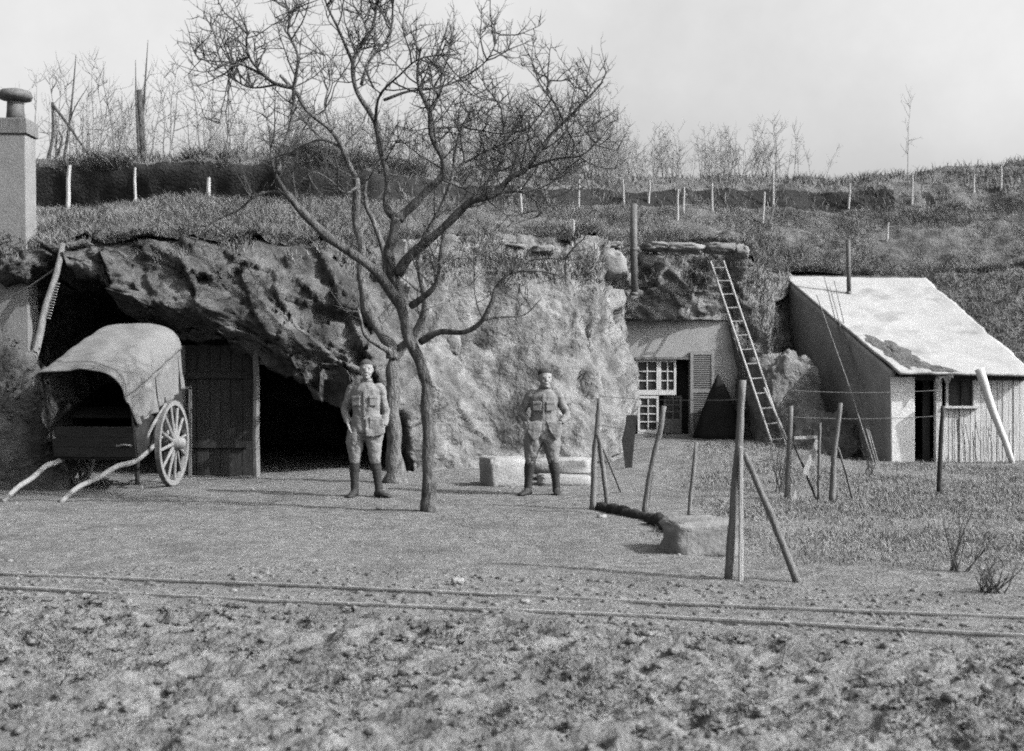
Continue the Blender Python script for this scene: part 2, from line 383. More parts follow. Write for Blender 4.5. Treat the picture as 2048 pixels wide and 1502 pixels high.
# ------------------------------------------------------------------ cliff and hillside
# columns along x: five points of the rock (foot .. lip) and five of the slope above, each (y, z)
COLS = [
 (-160, [(30, -.3), (31, 0), (32, .8), (33, 1.6), (35, 2.6), (37, 3.6), (40, 4.3), (44, 5.0), (45, 5.6), (48, 6.1), (140, 6.3)]),
 (-30, [(17.2, -.3), (17.8, 0), (17.9, .8), (18.0, 1.6), (18.2, 2.6), (18.7, 3.6), (20.6, 4.2), (23.3, 4.95), (23.6, 5.8), (25.5, 6.15), (90, 6.3)]),
 (-8.6, [(16.9, -.3), (17.4, 0), (17.6, .8), (17.7, 1.5), (17.9, 2.4), (18.3, 3.4), (20.3, 4.2), (23.3, 4.85), (23.6, 5.7), (25.5, 6.05), (90, 6.3)]),
 (-7.7, [(17.2, -.3), (18.5, -.25), (18.6, 2.3), (17.8, 2.7), (17.8, 3.0), (18.1, 3.4), (20.3, 4.15), (23.3, 4.85), (23.6, 5.7), (25.5, 6.05), (90, 6.3)]),
 (-7.0, [(17.2, -.3), (26.0, -.25), (25.4, 2.9), (17.9, 3.2), (17.9, 3.3), (18.2, 3.5), (20.3, 4.2), (23.3, 4.9), (23.6, 5.72), (25.5, 6.08), (90, 6.3)]),
 (-6.12, [(17.2, -.3), (26.0, -.25), (25.4, 2.7), (18.1, 2.95), (18.0, 3.25), (18.2, 3.55), (20.3, 4.25), (23.3, 4.95), (23.6, 5.75), (25.5, 6.12), (90, 6.3)]),
 (-5.92, [(17.2, -.3), (26.0, -.25), (25.4, 2.5), (18.05, 2.42), (17.6, 2.75), (18.25, 3.57), (20.3, 4.25), (23.3, 4.95), (23.6, 5.76), (25.5, 6.14), (90, 6.3)]),
 (-5.0, [(17.2, -.3), (26.0, -.25), (25.4, 2.2), (18.1, 2.0), (17.45, 2.5), (18.5, 3.6), (20.5, 4.25), (23.4, 4.95), (23.7, 5.78), (25.5, 6.16), (90, 6.3)]),
 (-4.0, [(17.2, -.3), (26.0, -.25), (25.4, 2.0), (18.1, 1.86), (17.45, 2.35), (18.7, 3.62), (20.7, 4.3), (23.6, 4.97), (23.9, 5.8), (25.7, 6.18), (90, 6.3)]),
 (-3.5, [(17.2, -.3), (26.0, -.25), (25.4, 1.8), (18.0, 1.56), (17.5, 2.15), (18.9, 3.64), (21.0, 4.35), (24.0, 5.0), (24.3, 5.78), (26.2, 6.22), (90, 6.35)]),
 (-2.4, [(17.3, -.3), (25.0, -.25), (24.6, 1.6), (18.2, 1.26), (17.9, 1.9), (19.4, 3.68), (21.8, 4.45), (24.8, 5.1), (25.2, 5.8), (27.2, 6.3), (90, 6.45)]),
 (-2.0, [(17.6, -.3), (20.5, -.2), (20.3, .9), (18.4, 1.05), (18.8, 2.2), (19.6, 3.7), (22.1, 4.5), (25.0, 5.1), (25.5, 5.8), (27.5, 6.32), (90, 6.5)]),
 (-1.6, [(18.2, -.3), (18.7, 0), (18.8, .5), (18.95, 1.0), (19.4, 2.2), (20.1, 3.75), (22.5, 4.55), (25.3, 5.12), (25.8, 5.78), (27.9, 6.33), (90, 6.5)]),
 (0.0, [(18.7, -.3), (19.2, 0), (19.5, .5), (19.85, 1.05), (20.6, 2.5), (21.3, 3.9), (23.9, 4.65), (26.5, 5.18), (27.0, 5.8), (29.2, 6.38), (90, 6.6)]),
 (1.2, [(19.1, -.3), (19.6, 0), (19.9, .5), (20.3, 1.1), (21.0, 2.6), (21.7, 3.98), (24.6, 4.75), (27.2, 5.28), (27.7, 5.92), (30, 6.48), (90, 6.6)]),
 (1.5, [(19.3, -.3), (19.8, 0), (20.1, .5), (20.5, 1.1), (21.25, 2.6), (22.0, 4.0), (24.8, 4.75), (27.4, 5.3), (28.0, 5.96), (30.2, 6.5), (90, 6.6)]),
 (1.75, [(19.6, -.3), (20.1, .0), (20.5, .6), (20.95, 1.2), (22.5, 2.6), (23.1, 4.02), (25.2, 4.75), (27.7, 5.33), (28.2, 6.0), (30.5, 6.52), (90, 6.6)]),
 (1.98, [(20.2, -.3), (20.7, .0), (21.4, .6), (22.2, 1.3), (23.2, 2.7), (23.5, 4.04), (25.5, 4.75), (27.9, 5.36), (28.4, 6.02), (30.7, 6.55), (90, 6.6)]),
 (2.2, [(21.0, -.3), (24.6, .0), (24.6, 2.55), (23.85, 2.62), (23.8, 3.3), (24.15, 4.05), (25.7, 4.75), (28.1, 5.38), (28.6, 6.04), (30.9, 6.57), (90, 6.6)]),
 (4.34, [(21.5, -.3), (24.6, .0), (24.6, 2.55), (24.08, 2.6), (24.1, 3.3), (24.45, 4.08), (26.4, 4.8), (28.8, 5.45), (29.4, 6.15), (31.8, 6.72), (90, 6.7)]),
 (4.62, [(23.5, -.3), (23.8, .1), (23.85, .8), (23.9, 1.5), (24.0, 2.8), (24.1, 4.05), (26.6, 4.85), (29.0, 5.5), (29.6, 6.2), (32, 6.78), (90, 6.8)]),
 (5.1, [(22.6, -.3), (23.1, .1), (23.3, .8), (23.5, 1.5), (24.0, 2.6), (24.6, 3.75), (26.8, 4.75), (29.1, 5.52), (29.7, 6.22), (32.1, 6.8), (90, 6.8)]),
 (5.75, [(22.5, -.3), (23.0, .0), (23.5, .8), (24.6, 1.4), (25.4, 2.5), (26.3, 3.6), (27.5, 4.5), (29.2, 5.5), (29.8, 6.2), (32.2, 6.82), (90, 6.85)]),
 (6.2, [(25.4, -.3), (26.1, .0), (26.2, 1.0), (26.25, 2.0), (26.3, 3.0), (26.6, 3.72), (27.8, 4.5), (29.3, 5.5), (29.9, 6.2), (32.2, 6.82), (90, 6.85)]),
 (8.9, [(25.4, -.3), (26.1, .0), (26.2, 1.0), (26.25, 2.0), (26.3, 3.0), (26.6, 3.7), (27.8, 4.55), (29.4, 5.5), (29.9, 6.2), (32.2, 6.8), (90, 6.9)]),
 (9.35, [(22.6, -.3), (23.1, .0), (23.9, .7), (24.7, 1.5), (25.6, 2.6), (26.6, 3.7), (27.8, 4.6), (29.4, 5.6), (29.9, 6.15), (32.0, 6.8), (90, 6.9)]),
 (10.6, [(22.0, -.3), (22.5, .0), (23.3, .7), (24.2, 1.5), (25.2, 2.6), (26.4, 3.8), (27.8, 4.8), (29.3, 5.7), (30.0, 6.2), (31.6, 6.85), (90, 6.9)]),
 (12.8, [(21.6, -.3), (22.1, .0), (23.0, .8), (24.0, 1.7), (25.1, 2.8), (26.4, 4.0), (27.8, 5.1), (29.2, 5.95), (29.8, 6.4), (31.0, 6.98), (90, 7.0)]),
 (30, [(21.4, -.3), (21.9, .0), (23.0, .8), (24.0, 1.7), (25.1, 2.8), (26.4, 4.1), (27.8, 5.2), (29.2, 6.1), (29.8, 6.6), (31.5, 7.2), (90, 7.3)]),
 (160, [(35, -.3), (36, .0), (37, .8), (38, 1.7), (40, 2.8), (42, 4.1), (44, 5.2), (46, 6.1), (47, 6.6), (50, 7.2), (140, 7.3)]),
]
cxs = np.array([c[0] for c in COLS]); cyz = np.array([c[1] for c in COLS], dtype=float)   # (n, 11, 2)
def profile(xs):
    out = np.zeros((len(xs), 11, 2))
    for k in range(11):
        for j in range(2): out[:, k, j] = np.interp(xs, cxs, cyz[:, k, j])
    return out
def sweep(xs, k0, k1, per):
    """points (len(v), len(xs), 3) along profile knots k0..k1, 'per' gives the steps of each span"""
    pr = profile(xs); rows = []
    for k in range(k0, k1):
        n = per[k - k0]
        for s in range(n):
            t = s / n
            rows.append(np.stack([xs, pr[:, k, 0] * (1 - t) + pr[:, k + 1, 0] * t, pr[:, k, 1] * (1 - t) + pr[:, k + 1, 1] * t], -1))
    rows.append(np.stack([xs, pr[:, k1, 0], pr[:, k1, 1]], -1))
    return np.array(rows)
def smooth_rows(P, it):
    for _ in range(it):
        Q = P.copy(); Q[1:-1, :, 1:] = (P[:-2, :, 1:] + 2 * P[1:-1, :, 1:] + P[2:, :, 1:]) / 4; P = Q
    return P
def normals(P):
    du = np.gradient(P, axis=1); dv = np.gradient(P, axis=0)
    n = np.cross(du, dv); return n / (np.linalg.norm(n, axis=-1, keepdims=True) + 1e-9)

xs = axis([(-160, -30, 20), (-30, -9, 1.5), (-9, 6.4, 0.042), (6.4, 13, 0.12), (13, 30, 1.5), (30, 160, 20)])
P = sweep(xs, 0, 5, [6, 44, 34, 30, 30])
P = smooth_rows(P, 2)
N = normals(P)
near = ((P[..., 0] > -9.5) & (P[..., 0] < 13.5)).astype(float)
X = P[..., 0]; Z = P[..., 2]
w_block = (1 - sstep(X, -2.6, -1.2)) + sstep(X, 2.1, 2.5) * (1 - sstep(X, 4.4, 5.2)) * 0.4
warp = 0.16 * np.stack([fbm(P * 1.5 + 3, 3, 3), fbm(P * 1.5 + 9, 3, 4), fbm(P * 1.5 + 14, 3, 6)], -1)
PB = np.stack([X * 0.94 + Z * 0.34, P[..., 1], Z * 0.94 - X * 0.0 + 0.28 * X], -1)
v1, e1, o1 = cells((PB + warp * 0.12) * np.array([0.85, 0.6, 1.15]), 5)
v2, e2, o2 = cells((PB + warp * 0.12) * np.array([2.1, 1.4, 3.2]), 9)
def tilt(v, o, a): return a * (np.sin(v * 37) * o[..., 0] + np.sin(v * 91) * o[..., 2])
strata = np.sin((Z + 0.25 * fbm(P * 0.7, 2, 55) - 0.12 * X) * 9.5)
disp = w_block * (0.24 * (v1 - 0.5) + tilt(v1, o1, 0.26) - 0.04 * (1 - sstep(e1, 0.0, 0.05)) + 0.15 * (v2 - 0.5) + tilt(v2, o2, 0.20) - 0.03 * (1 - sstep(e2, 0.0, 0.06)))
w_earth = 1 - np.clip(w_block, 0, 1)
rid = fbm(np.stack([X * 0.9 + Z * 0.35, P[..., 1] * 0.6, Z * 0.5 - X * 0.3], -1), 4, 61)
v3, e3, o3 = cells((P + warp) * np.array([1.0, 0.7, 0.9]), 15)
v4, e4, o4 = cells((P + warp) * np.array([3.0, 2.2, 3.0]), 18)
disp = disp + w_earth * (0.24 * rid + 0.14 * (v3 - 0.5) * sstep(e3, 0, 0.3) + tilt(v3, o3, 0.14) + 0.03 * (v4 - 0.5) * sstep(e4, 0, 0.25) + 0.05 * fbm(np.stack([(X * 0.75 + Z * 0.65) * 4.5, P[..., 1], (Z * 0.75 - X * 0.65) * 1.2], -1), 4, 71))
disp = disp * (1 - 0.75 * sstep(X, 5.6, 6.4))
# big stepped blocks of the left face: each juts out at its left edge and turns away to the right
sx_ = X + 0.5 * (Z - 2.8) + 0.06 * fbm(P * 1.7, 4, 57)
edges = np.array([-9.5, -7.6, -5.92, -5.32, -4.72, -3.95, -3.3, -2.75, -2.1, -1.2])
amps = np.array([0.1, 0.2, 0.46, 0.16, 0.50, 0.32, 0.10, 0.44, 0.2])
saw = np.zeros_like(X)
for e0, e1_, am in zip(edges[:-1], edges[1:], amps):
    saw = saw + am * sstep(sx_, e0 - 0.03, e0 + 0.05) * (1 - np.clip((sx_ - e0) / (e1_ - e0), 0, 1))
v5, e5, o5 = cells((PB + warp * 0.2) * np.array([5.5, 4.0, 8.0]), 25)
saw = saw + np.where(X < -1.6, 0.075 * (v5 - 0.5) + tilt(v5, o5, 0.10), 0)
disp = disp + 0.75 * saw * (1 - sstep(X, -2.2, -1.4)) * sstep(Z, 1.0, 1.5) * (1 - 0.6 * sstep(Z, 3.0, 3.6))
disp = disp + np.where(X < -1.6, 0.02, 0.04) * fbm(P * 3.2, 4, 81) + 0.022 * fbm(P * 10, 3, 91, 0.65)
# rocks beside the cottage: round bulges
disp = disp + 0.16 * np.exp(-((X - 5.3) / 0.4) ** 2 - ((Z - 1.1) / 0.5) ** 2)
# slanting ribs of the buttress left of the cottage
rib = 1.48 + (3.9 - Z) * 0.24
disp = disp + 0.22 * np.exp(-((X - rib + 0.12) / 0.14) ** 2) * sstep(Z, 0.2, 1.0) * (1 - sstep(Z, 2.6, 3.6)) - 0.14 * np.exp(-((X - rib + 0.45) / 0.16) ** 2) * sstep(Z, 0.6, 1.4)
# cleft behind the stove pipe and the ledge shadow under the turf
disp = disp - 0.35 * np.exp(-((X - 2.62) / 0.26) ** 2 - ((Z - 3.55) / 0.33) ** 2)
fade = sstep(Z, -0.2, 0.15)
# keep the hut's back and the cottage opening clear
keep = 1 - 0.85 * sstep(X, 6.0, 6.3) * (1 - sstep(X, 8.9, 9.2))
inroom = sstep(X, 2.1, 2.2) * (1 - sstep(X, 4.45, 4.6)) * sstep(P[..., 1], 23.6, 23.9) * (1 - sstep(Z, 2.56, 2.7))
rowi = np.arange(P.shape[0])[:, None] * np.ones_like(X)
wl = sstep(rowi, 76, 88) * (1 - sstep(X, -2.2, -1.2))           # on the overhanging face blocks jut straight out
ND = N * (1 - wl)[..., None] + np.array([0, -0.95, 0.1]) * wl[..., None]
cave = sstep(rowi, 4, 10) * (1 - sstep(rowi, 70, 82)) * (1 - sstep(X, -2.2, -1.6))
disp = disp * (1 - 0.6 * cave)
disp = np.where((Z > 3.1) & (X < -1.2), np.maximum(disp, -0.03), disp)
P2 = P + ND * (disp * fade * near * keep * (1 - inroom))[..., None]
edge_w = np.exp(-((rowi - 86) / 13.0) ** 2) * (1 - sstep(X, -2.1, -1.7)) * sstep(X, -7.4, -6.6)
v6, e6, o6 = cells((PB + warp * 0.3) * np.array([2.6, 0.5, 0.8]), 29)
P2[..., 2] += edge_w * (0.36 * (v6 - 0.55) + 0.05 * fbm(P * 5, 3, 95))
P2[..., 1] -= edge_w * 0.16 * (v6 - 0.5)
cliff_me = np_mesh('cliff', P2.reshape(-1, 3), grid_quads(P2.shape[0], P2.shape[1]), smooth=False)
cliff_me.materials.append(M['rock']); cliff_me.materials.append(M['earth_slope']); cliff_me.materials.append(M['turf'])
cm_ = (P2[:-1, :-1] + P2[1:, 1:]) / 2
cliff_me.polygons.foreach_set('material_index', (2 * (cm_[..., 0] > 5.7).astype(int) + 1 * ((cm_[..., 0] <= 5.7) & (cm_[..., 0] > -1.75 + 0.5 * fbm(cm_ * 1.2, 3, 171)) & (cm_[..., 0] > -9))).astype(np.int32).ravel())
cliff = link_mesh('cliff', cliff_me, None); tag(cliff, 'pale limestone cliff with a dark cave mouth under its overhang', kind='structure')

# hillside above the lip
hx = axis([(-160, -30, 20), (-30, -9, 1.5), (-9, 13.4, 0.075), (13.4, 30, 1.2), (30, 160, 20)])
HP = sweep(hx, 5, 10, [34, 34, 14, 16, 16])
HP = smooth_rows(HP, 2)
# the top sheet starts a little over the lip and hangs like turf
HN = normals(HP)
hn = ((HP[..., 0] > -9.5) & (HP[..., 0] < 14)).astype(float)
rows = np.arange(HP.shape[0])[:, None] / 34.0
hd = 0.10 * fbm(HP * 0.9, 3, 101) + 0.07 * fbm(HP * 2.4, 4, 111) + 0.12 * np.maximum(0, fbm(HP * 1.3, 2, 121)) * sstep(rows, 0.1, 0.5)
crest_bump = 0.16 * fbm(HP * np.array([0.9, 0.9, 0.0]), 3, 131) * sstep(rows, 2.6, 3.2) * (1 - sstep(rows, 3.6, 4.4))
HP = HP + HN * (hd * hn)[..., None]; HP[..., 2] += crest_bump * hn
# irregular turf lip over the rock
lipw = (1 - sstep(rows, 0.0, 0.10)) * (1 - sstep(HP[..., 0], 5.0, 5.7))
HP[..., 1] -= lipw * (0.10 + 0.10 * fbm(HP * 1.8, 3, 141)) * hn
HP[..., 2] += lipw * (-0.07 + 0.15 * fbm(HP * 2.0, 4, 151)) * hn + 0.03 * hn * (1 - sstep(rows, 0, 0.6))
# the sunk lane on the left: the bank face is cut back under the turf
cut = (1 - sstep(HP[..., 0], -3.6, -2.0)) * sstep(rows, 1.75, 2.0) * (1 - sstep(rows, 2.0, 2.32)) * sstep(HP[..., 0], -12, -9)
HP[..., 2] -= 0.42 * cut; HP[..., 1] += 0.55 * cut
side_slope = 1 - 0
hill_me = np_mesh('hillside', HP.reshape(-1, 3), grid_quads(HP.shape[0], HP.shape[1]), smooth=True)
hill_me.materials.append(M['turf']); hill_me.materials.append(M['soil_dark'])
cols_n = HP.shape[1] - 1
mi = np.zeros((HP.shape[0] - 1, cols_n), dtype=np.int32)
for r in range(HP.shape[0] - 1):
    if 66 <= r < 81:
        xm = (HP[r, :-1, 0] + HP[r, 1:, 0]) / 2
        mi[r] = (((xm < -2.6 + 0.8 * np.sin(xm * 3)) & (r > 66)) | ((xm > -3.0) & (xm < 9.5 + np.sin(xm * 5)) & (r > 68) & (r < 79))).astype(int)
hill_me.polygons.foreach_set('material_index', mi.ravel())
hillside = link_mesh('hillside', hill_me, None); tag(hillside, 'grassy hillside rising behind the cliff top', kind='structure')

def bvh_of(me):
    vs = np.empty(len(me.vertices) * 3, dtype=np.float32); me.vertices.foreach_get('co', vs)
    li = np.empty(len(me.loops), dtype=np.int32); me.loops.foreach_get('vertex_index', li)
    return BVHTree.FromPolygons(vs.reshape(-1, 3).tolist(), li.reshape(-1, 4).tolist())
BV_H = bvh_of(hill_me); BV_C = bvh_of(cliff_me)
CAMP = Vector((0, 0, H))
def ray(px, py, bv=(BV_H, BV_C)):
    d = Vector(((px - CX) / F, 1, -(py - CY) / F)).normalized(); best = None
    for b in bv:
        h = b.ray_cast(CAMP, d, 200)
        if h[0] is not None and (best is None or h[3] < best[1]): best = (h[0], h[3])
    return best[0] if best else None
def drop(x, y, bv=BV_H):
    h = bv.ray_cast(Vector((x, y, 40)), Vector((0, 0, -1)), 80)
    return h[0].z if h[0] is not None else gz(x, y)

# ------------------------------------------------------------------ grass
def blades(name, base, height, width, lean, mat, label, parent=None, flat=0.0):
    n = len(base)
    yaw = RNG.uniform(0, 2 * np.pi, n); la = RNG.uniform(0, 2 * np.pi, n)
    side = np.stack([np.cos(yaw), np.sin(yaw), np.zeros(n)], -1) * (width * 0.5)[:, None]
    le = np.stack([np.cos(la), np.sin(la), np.zeros(n)], -1) * (lean * height)[:, None]
    up = np.stack([np.zeros(n), np.zeros(n), height], -1)
    b = base - np.array([0, 0, 0.01])
    v = np.stack([b - side, b + side, b + up * 0.55 + le * 0.3 + side * 0.8, b + up * 0.55 + le * 0.3 - side * 0.8, b + up * 0.95 + le], 1).reshape(-1, 3)
    i = np.arange(n)[:, None] * 5
    me = np_mesh(name, v, i + np.array([[0, 1, 2, 3]]), i + np.array([[3, 2, 4]]))
    o = link_mesh(name, me, mat, parent)
    return tag(o, label, kind='stuff')

def on_mesh(P, n, wfun, r0=0, r1=None):
    """n random points on a grid of points, weighted by area and wfun(centres)"""
    r1 = r1 or P.shape[0] - 1
    A = P[r0:r1, :-1]; B = P[r0:r1, 1:]; Cc = P[r0 + 1:r1 + 1, :-1]; D = P[r0 + 1:r1 + 1, 1:]
    ctr = (A + B + Cc + D) / 4
    area = np.linalg.norm(np.cross(B - A, Cc - A), axis=-1)
    w = (area * wfun(ctr)).ravel(); w = w / w.sum()
    k = RNG.choice(len(w), n, p=w)
    a, b, c, d = [q.reshape(-1, 3)[k] for q in (A, B, Cc, D)]
    s = RNG.random((n, 1)); t = RNG.random((n, 1))
    return (a * (1 - s) + b * s) * (1 - t) + (c * (1 - s) + d * s) * t
def hw(c):
    inside = (c[..., 0] > -9) & (c[..., 0] < 13.5) & (c[..., 1] < 34)
    vis = (np.abs(c[..., 0] / c[..., 1]) < 0.47)
    return inside * vis * (0.25 + np.maximum(0, 0.75 + 1.3 * fbm(c * 0.9, 3, 201)))
hb = on_mesh(HP, 90000, hw, 0, 66)
hh = 0.04 + 0.13 * RNG.random(len(hb)) ** 2 * (1.0 + 0.8 * fbm(hb * 0.9, 2, 201))
blades('hill_grass', hb, np.maximum(0.03, hh), 0.007 + 0.008 * RNG.random(len(hb)), 0.3 + 1.2 * RNG.random(len(hb)), 'blade', 'dry winter grass covering the slope above the cliff')
hb = np.concatenate([on_mesh(HP, 1500, lambda c: hw(c) * (c[..., 0] > -2.4), 66, 80), on_mesh(HP, 20000, hw, 80, 100)])
blades('bank_grass', hb, 0.06 + 0.22 * RNG.random(len(hb)) ** 2, 0.014 + 0.014 * RNG.random(len(hb)), 0.2 + 0.7 * RNG.random(len(hb)), 'blade', 'tangled dry grass on the bank along the hilltop')
lg = on_mesh(HP, 14000, lambda c: (np.abs(c[..., 0] / c[..., 1]) < 0.47) * np.clip(0.5 + fbm(c * 1.3, 3, 221), 0.05, 1.5), 0, 3)
blades('lip_grass', lg, 0.04 + 0.12 * RNG.random(len(lg)), 0.012 + 0.01 * RNG.random(len(lg)), 0.6 + 1.4 * RNG.random(len(lg)), 'blade', 'ragged dry grass hanging over the lip of the cliff')
fr_ = on_mesh(HP, 9000, lambda c: (c[..., 0] < -1.0) * (np.abs(c[..., 0] / c[..., 1]) < 0.47) * np.clip(0.3 + 1.2 * fbm(c * 1.5, 3, 241), 0, 1.5), 79, 85)
blades('bank_fringe', fr_, 0.05 + 0.3 * RNG.random(len(fr_)) ** 2, 0.010 + 0.010 * RNG.random(len(fr_)), 0.8 + 1.6 * RNG.random(len(fr_)), 'blade', 'dry grass fringe hanging over the dark sunken bank')
# grass hanging on the lip and growing in the rock
def rw(c):
    return (c[..., 0] > 4.3) * (c[..., 0] < 13) * (c[..., 2] > 0.1) * ((c[..., 0] > 9.0) | (c[..., 0] < 6.1)) * (np.abs(c[..., 0] / c[..., 1]) < 0.47) + 0.07 * (c[..., 0] > -1.2) * (c[..., 0] < 2.2) * (c[..., 2] > 0.1) * np.clip(0.1 + 1.2 * fbm(c * 1.2, 3, 231) + 0.25 * (c[..., 0] - 0.3), 0, 1.2)
cb = np.concatenate([on_mesh(P2, 17000, rw), on_mesh(P2, 9000, lambda c: (c[..., 0] < 5.2) * (np.abs(c[..., 0] / c[..., 1]) < 0.47) * sstep(c[..., 2], 2.9, 3.7) * np.clip(0.1 + 1.4 * fbm(c * 1.6, 3, 251), 0, 1.5), 110)])
blades('cliff_grass', cb, 0.04 + 0.16 * RNG.random(len(cb)) ** 2, 0.012 + 0.012 * RNG.random(len(cb)), 0.3 + 0.8 * RNG.random(len(cb)), 'blade', 'sparse dry grass rooted in the rock and earth slope')
# pasture in front of the track, garden weeds to the right
def near_pts(n, x0, x1, y0, y1, wf):
    out = []
    while sum(len(o) for o in out) < n:
        x = RNG.uniform(x0, x1, n * 2); y = RNG.uniform(y0, y1, n * 2)
        k = (np.abs(x) < 0.46 * y + 0.3) & (RNG.random(n * 2) < wf(x, y))
        out.append(np.stack([x[k], y[k], ground_z(x[k], y[k])], -1))
    return np.concatenate(out)[:n]
def fw(x, y):
    yr = 7.9 - 0.24 * x
    p = np.stack([x, y, 0 * x], -1)
    return (y < yr - 0.5) * np.clip(0.6 + 0.5 * fbm(p * 2.6, 3, 301), 0.25, 1)
nb = near_pts(80000, -5, 5, 4.0, 9.4, fw)
tuft = np.clip(0.7 + 0.9 * fbm(nb * np.array([2.6, 2.6, 0]), 3, 301), 0.3, 1.5)
blades('pasture_grass', nb, (0.008 + 0.024 * RNG.random(len(nb)) ** 2) * tuft, 0.006 + 0.006 * RNG.random(len(nb)), 0.4 + 1.2 * RNG.random(len(nb)), 'blade_near', 'short cropped winter grass of the rough pasture before the track')
def gw(x, y):
    p = np.stack([x, y, 0 * x], -1)
    lim = 1.0 + 0.12 * (y - 9)
    g = sstep(x - lim - 0.55 + 0.5 * fbm(p * 0.8, 3, 312), -0.3, 0.5) * sstep(y - (10.2 - 0.24 * x) + 0.6 * fbm(p * 0.9, 3, 313), -0.5, 0.5) * (y < 22) * np.clip(0.55 + 0.9 * fbm(p * 1.1, 3, 311), 0.1, 1)
    hut = (x > 6.3) & (y > 20.4)
    return g * (~hut)
nb = near_pts(70000, 1, 10, 8.0, 22, gw)
blades('garden_weeds', nb, 0.02 + 0.075 * RNG.random(len(nb)) ** 3, 0.005 + 0.006 * RNG.random(len(nb)), 0.3 + 1.0 * RNG.random(len(nb)), 'weed', 'low dry weeds and grass of the fenced garden plot')
def yw(x, y):
    p = np.stack([x, y, 0 * x], -1)
    yr = 7.9 - 0.24 * x
    return (y > yr - 0.5) * (y < 20) * (1 - gw(x, y)) * np.clip(0.25 + 0.8 * fbm(p * 1.3, 3, 321), 0.08, 0.8)
nb = near_pts(30000, -8, 4, 7.0, 19, yw)
blades('yard_grass', nb, 0.01 + 0.022 * RNG.random(len(nb)) ** 2, 0.005 + 0.005 * RNG.random(len(nb)), 0.5 + 1.2 * RNG.random(len(nb)), 'blade_near', 'thin trodden grass of the yard between track and cliff')

wc = near_pts(520, -5, 5, 4.0, 8.6, lambda x, y: (y < 7.9 - 0.24 * x - 0.5) * 0.8)
wk = RNG.integers(0, len(wc), 9000); wp = wc[wk] + np.stack([RNG.normal(0, .030, 9000), RNG.normal(0, .016, 9000), np.zeros(9000)], -1)
wp[:, 2] = ground_z(wp[:, 0], wp[:, 1]); wh = (0.4 + 1.0 * RNG.random(len(wc)))[wk]
blades('pasture_weeds', wp, (0.010 + 0.022 * RNG.random(9000)) * wh, 0.010 + 0.014 * RNG.random(9000), 0.6 + 1.4 * RNG.random(9000), 'dock', 'dark flat weeds dotted through the rough pasture')
# loose stones of the rough ground: real little lumps, too many to count
def lumps(name, pts, r, mat, label):
    ico = bmesh.new(); bmesh.ops.create_icosphere(ico, subdivisions=1, radius=1.0)
    bv = np.array([v.co[:] for v in ico.verts]); bf = np.array([[v.index for v in f.verts] for f in ico.faces]); ico.free()
    n = len(pts); jit = 1 + 0.35 * (RNG.random((n, len(bv), 1)) - 0.5)
    sc = np.stack([r * RNG.uniform(0.7, 1.5, n), r * RNG.uniform(0.7, 1.4, n), r * RNG.uniform(0.35, 0.75, n)], -1)
    v = pts[:, None, :] + bv[None] * jit * sc[:, None, :]
    t = (np.arange(n) * len(bv))[:, None, None] + bf[None]
    o = link_mesh(name, np_mesh(name, v.reshape(-1, 3), None, t.reshape(-1, 3), smooth=True), mat)
    return tag(o, label, kind='stuff')
nb = near_pts(5200, -5, 5, 4.0, 9.4, lambda x, y: fw(x, y) * 0 + (y < 7.9 - 0.24 * x + 1.2) * 0.6)
lumps('earth_clods', nb, 0.006 + 0.030 * RNG.random(len(nb)) ** 3, 'ground', 'crumbled earth clods scattered over the rough pasture')
nb = near_pts(700, -7, 4, 8.0, 19, lambda x, y: 0.5 + 0 * x)
lumps('pebbles', nb, 0.008 + 0.02 * RNG.random(len(nb)) ** 3, 'slab', 'small pebbles strewn on the trampled yard')

# ------------------------------------------------------------------ narrow gauge track
tr = empty('narrow_gauge_track', (0, 7.9, 0), 'narrow gauge railway track half sunk in the grass', 'railway track')
for p0 in (RAIL_FAR, RAIL_NEAR):
    mb = MB(); rings = []
    sec = [(-.030, -.03), (.030, -.03), (.030, -.022), (.007, -.012), (.006, .024), (.013, .030), (.013, .044), (-.013, .044), (-.013, .030), (-.006, .024), (-.007, -.012), (-.030, -.022)]
    for k in range(49):
        t = -12 + 24 * k / 48
        c = p0 + RAIL_DIR * t + RAIL_N * (0.006 * math.sin(t * 0.9)) + Vector((0, 0, -0.030 + 0.006 * math.sin(t * 1.1 + p0.y * 5)))
        rings.append([c + RAIL_N * a + Vector((0, 0, b)) for a, b in sec])
    mb.loft(rings); mb.build('rail', 'rail_steel', tr)
for k in range(-9, 10):
    c = (RAIL_FAR + RAIL_NEAR) / 2 + RAIL_DIR * (k * 0.72 + 0.1)
    q = Matrix.Rotation(math.atan2(RAIL_N.y, RAIL_N.x), 3, 'Z')
    MB().box((c.x, c.y, -0.062), (0.8, 0.11, 0.06), q, 0.006).build('sleeper', 'dark_wood', tr)

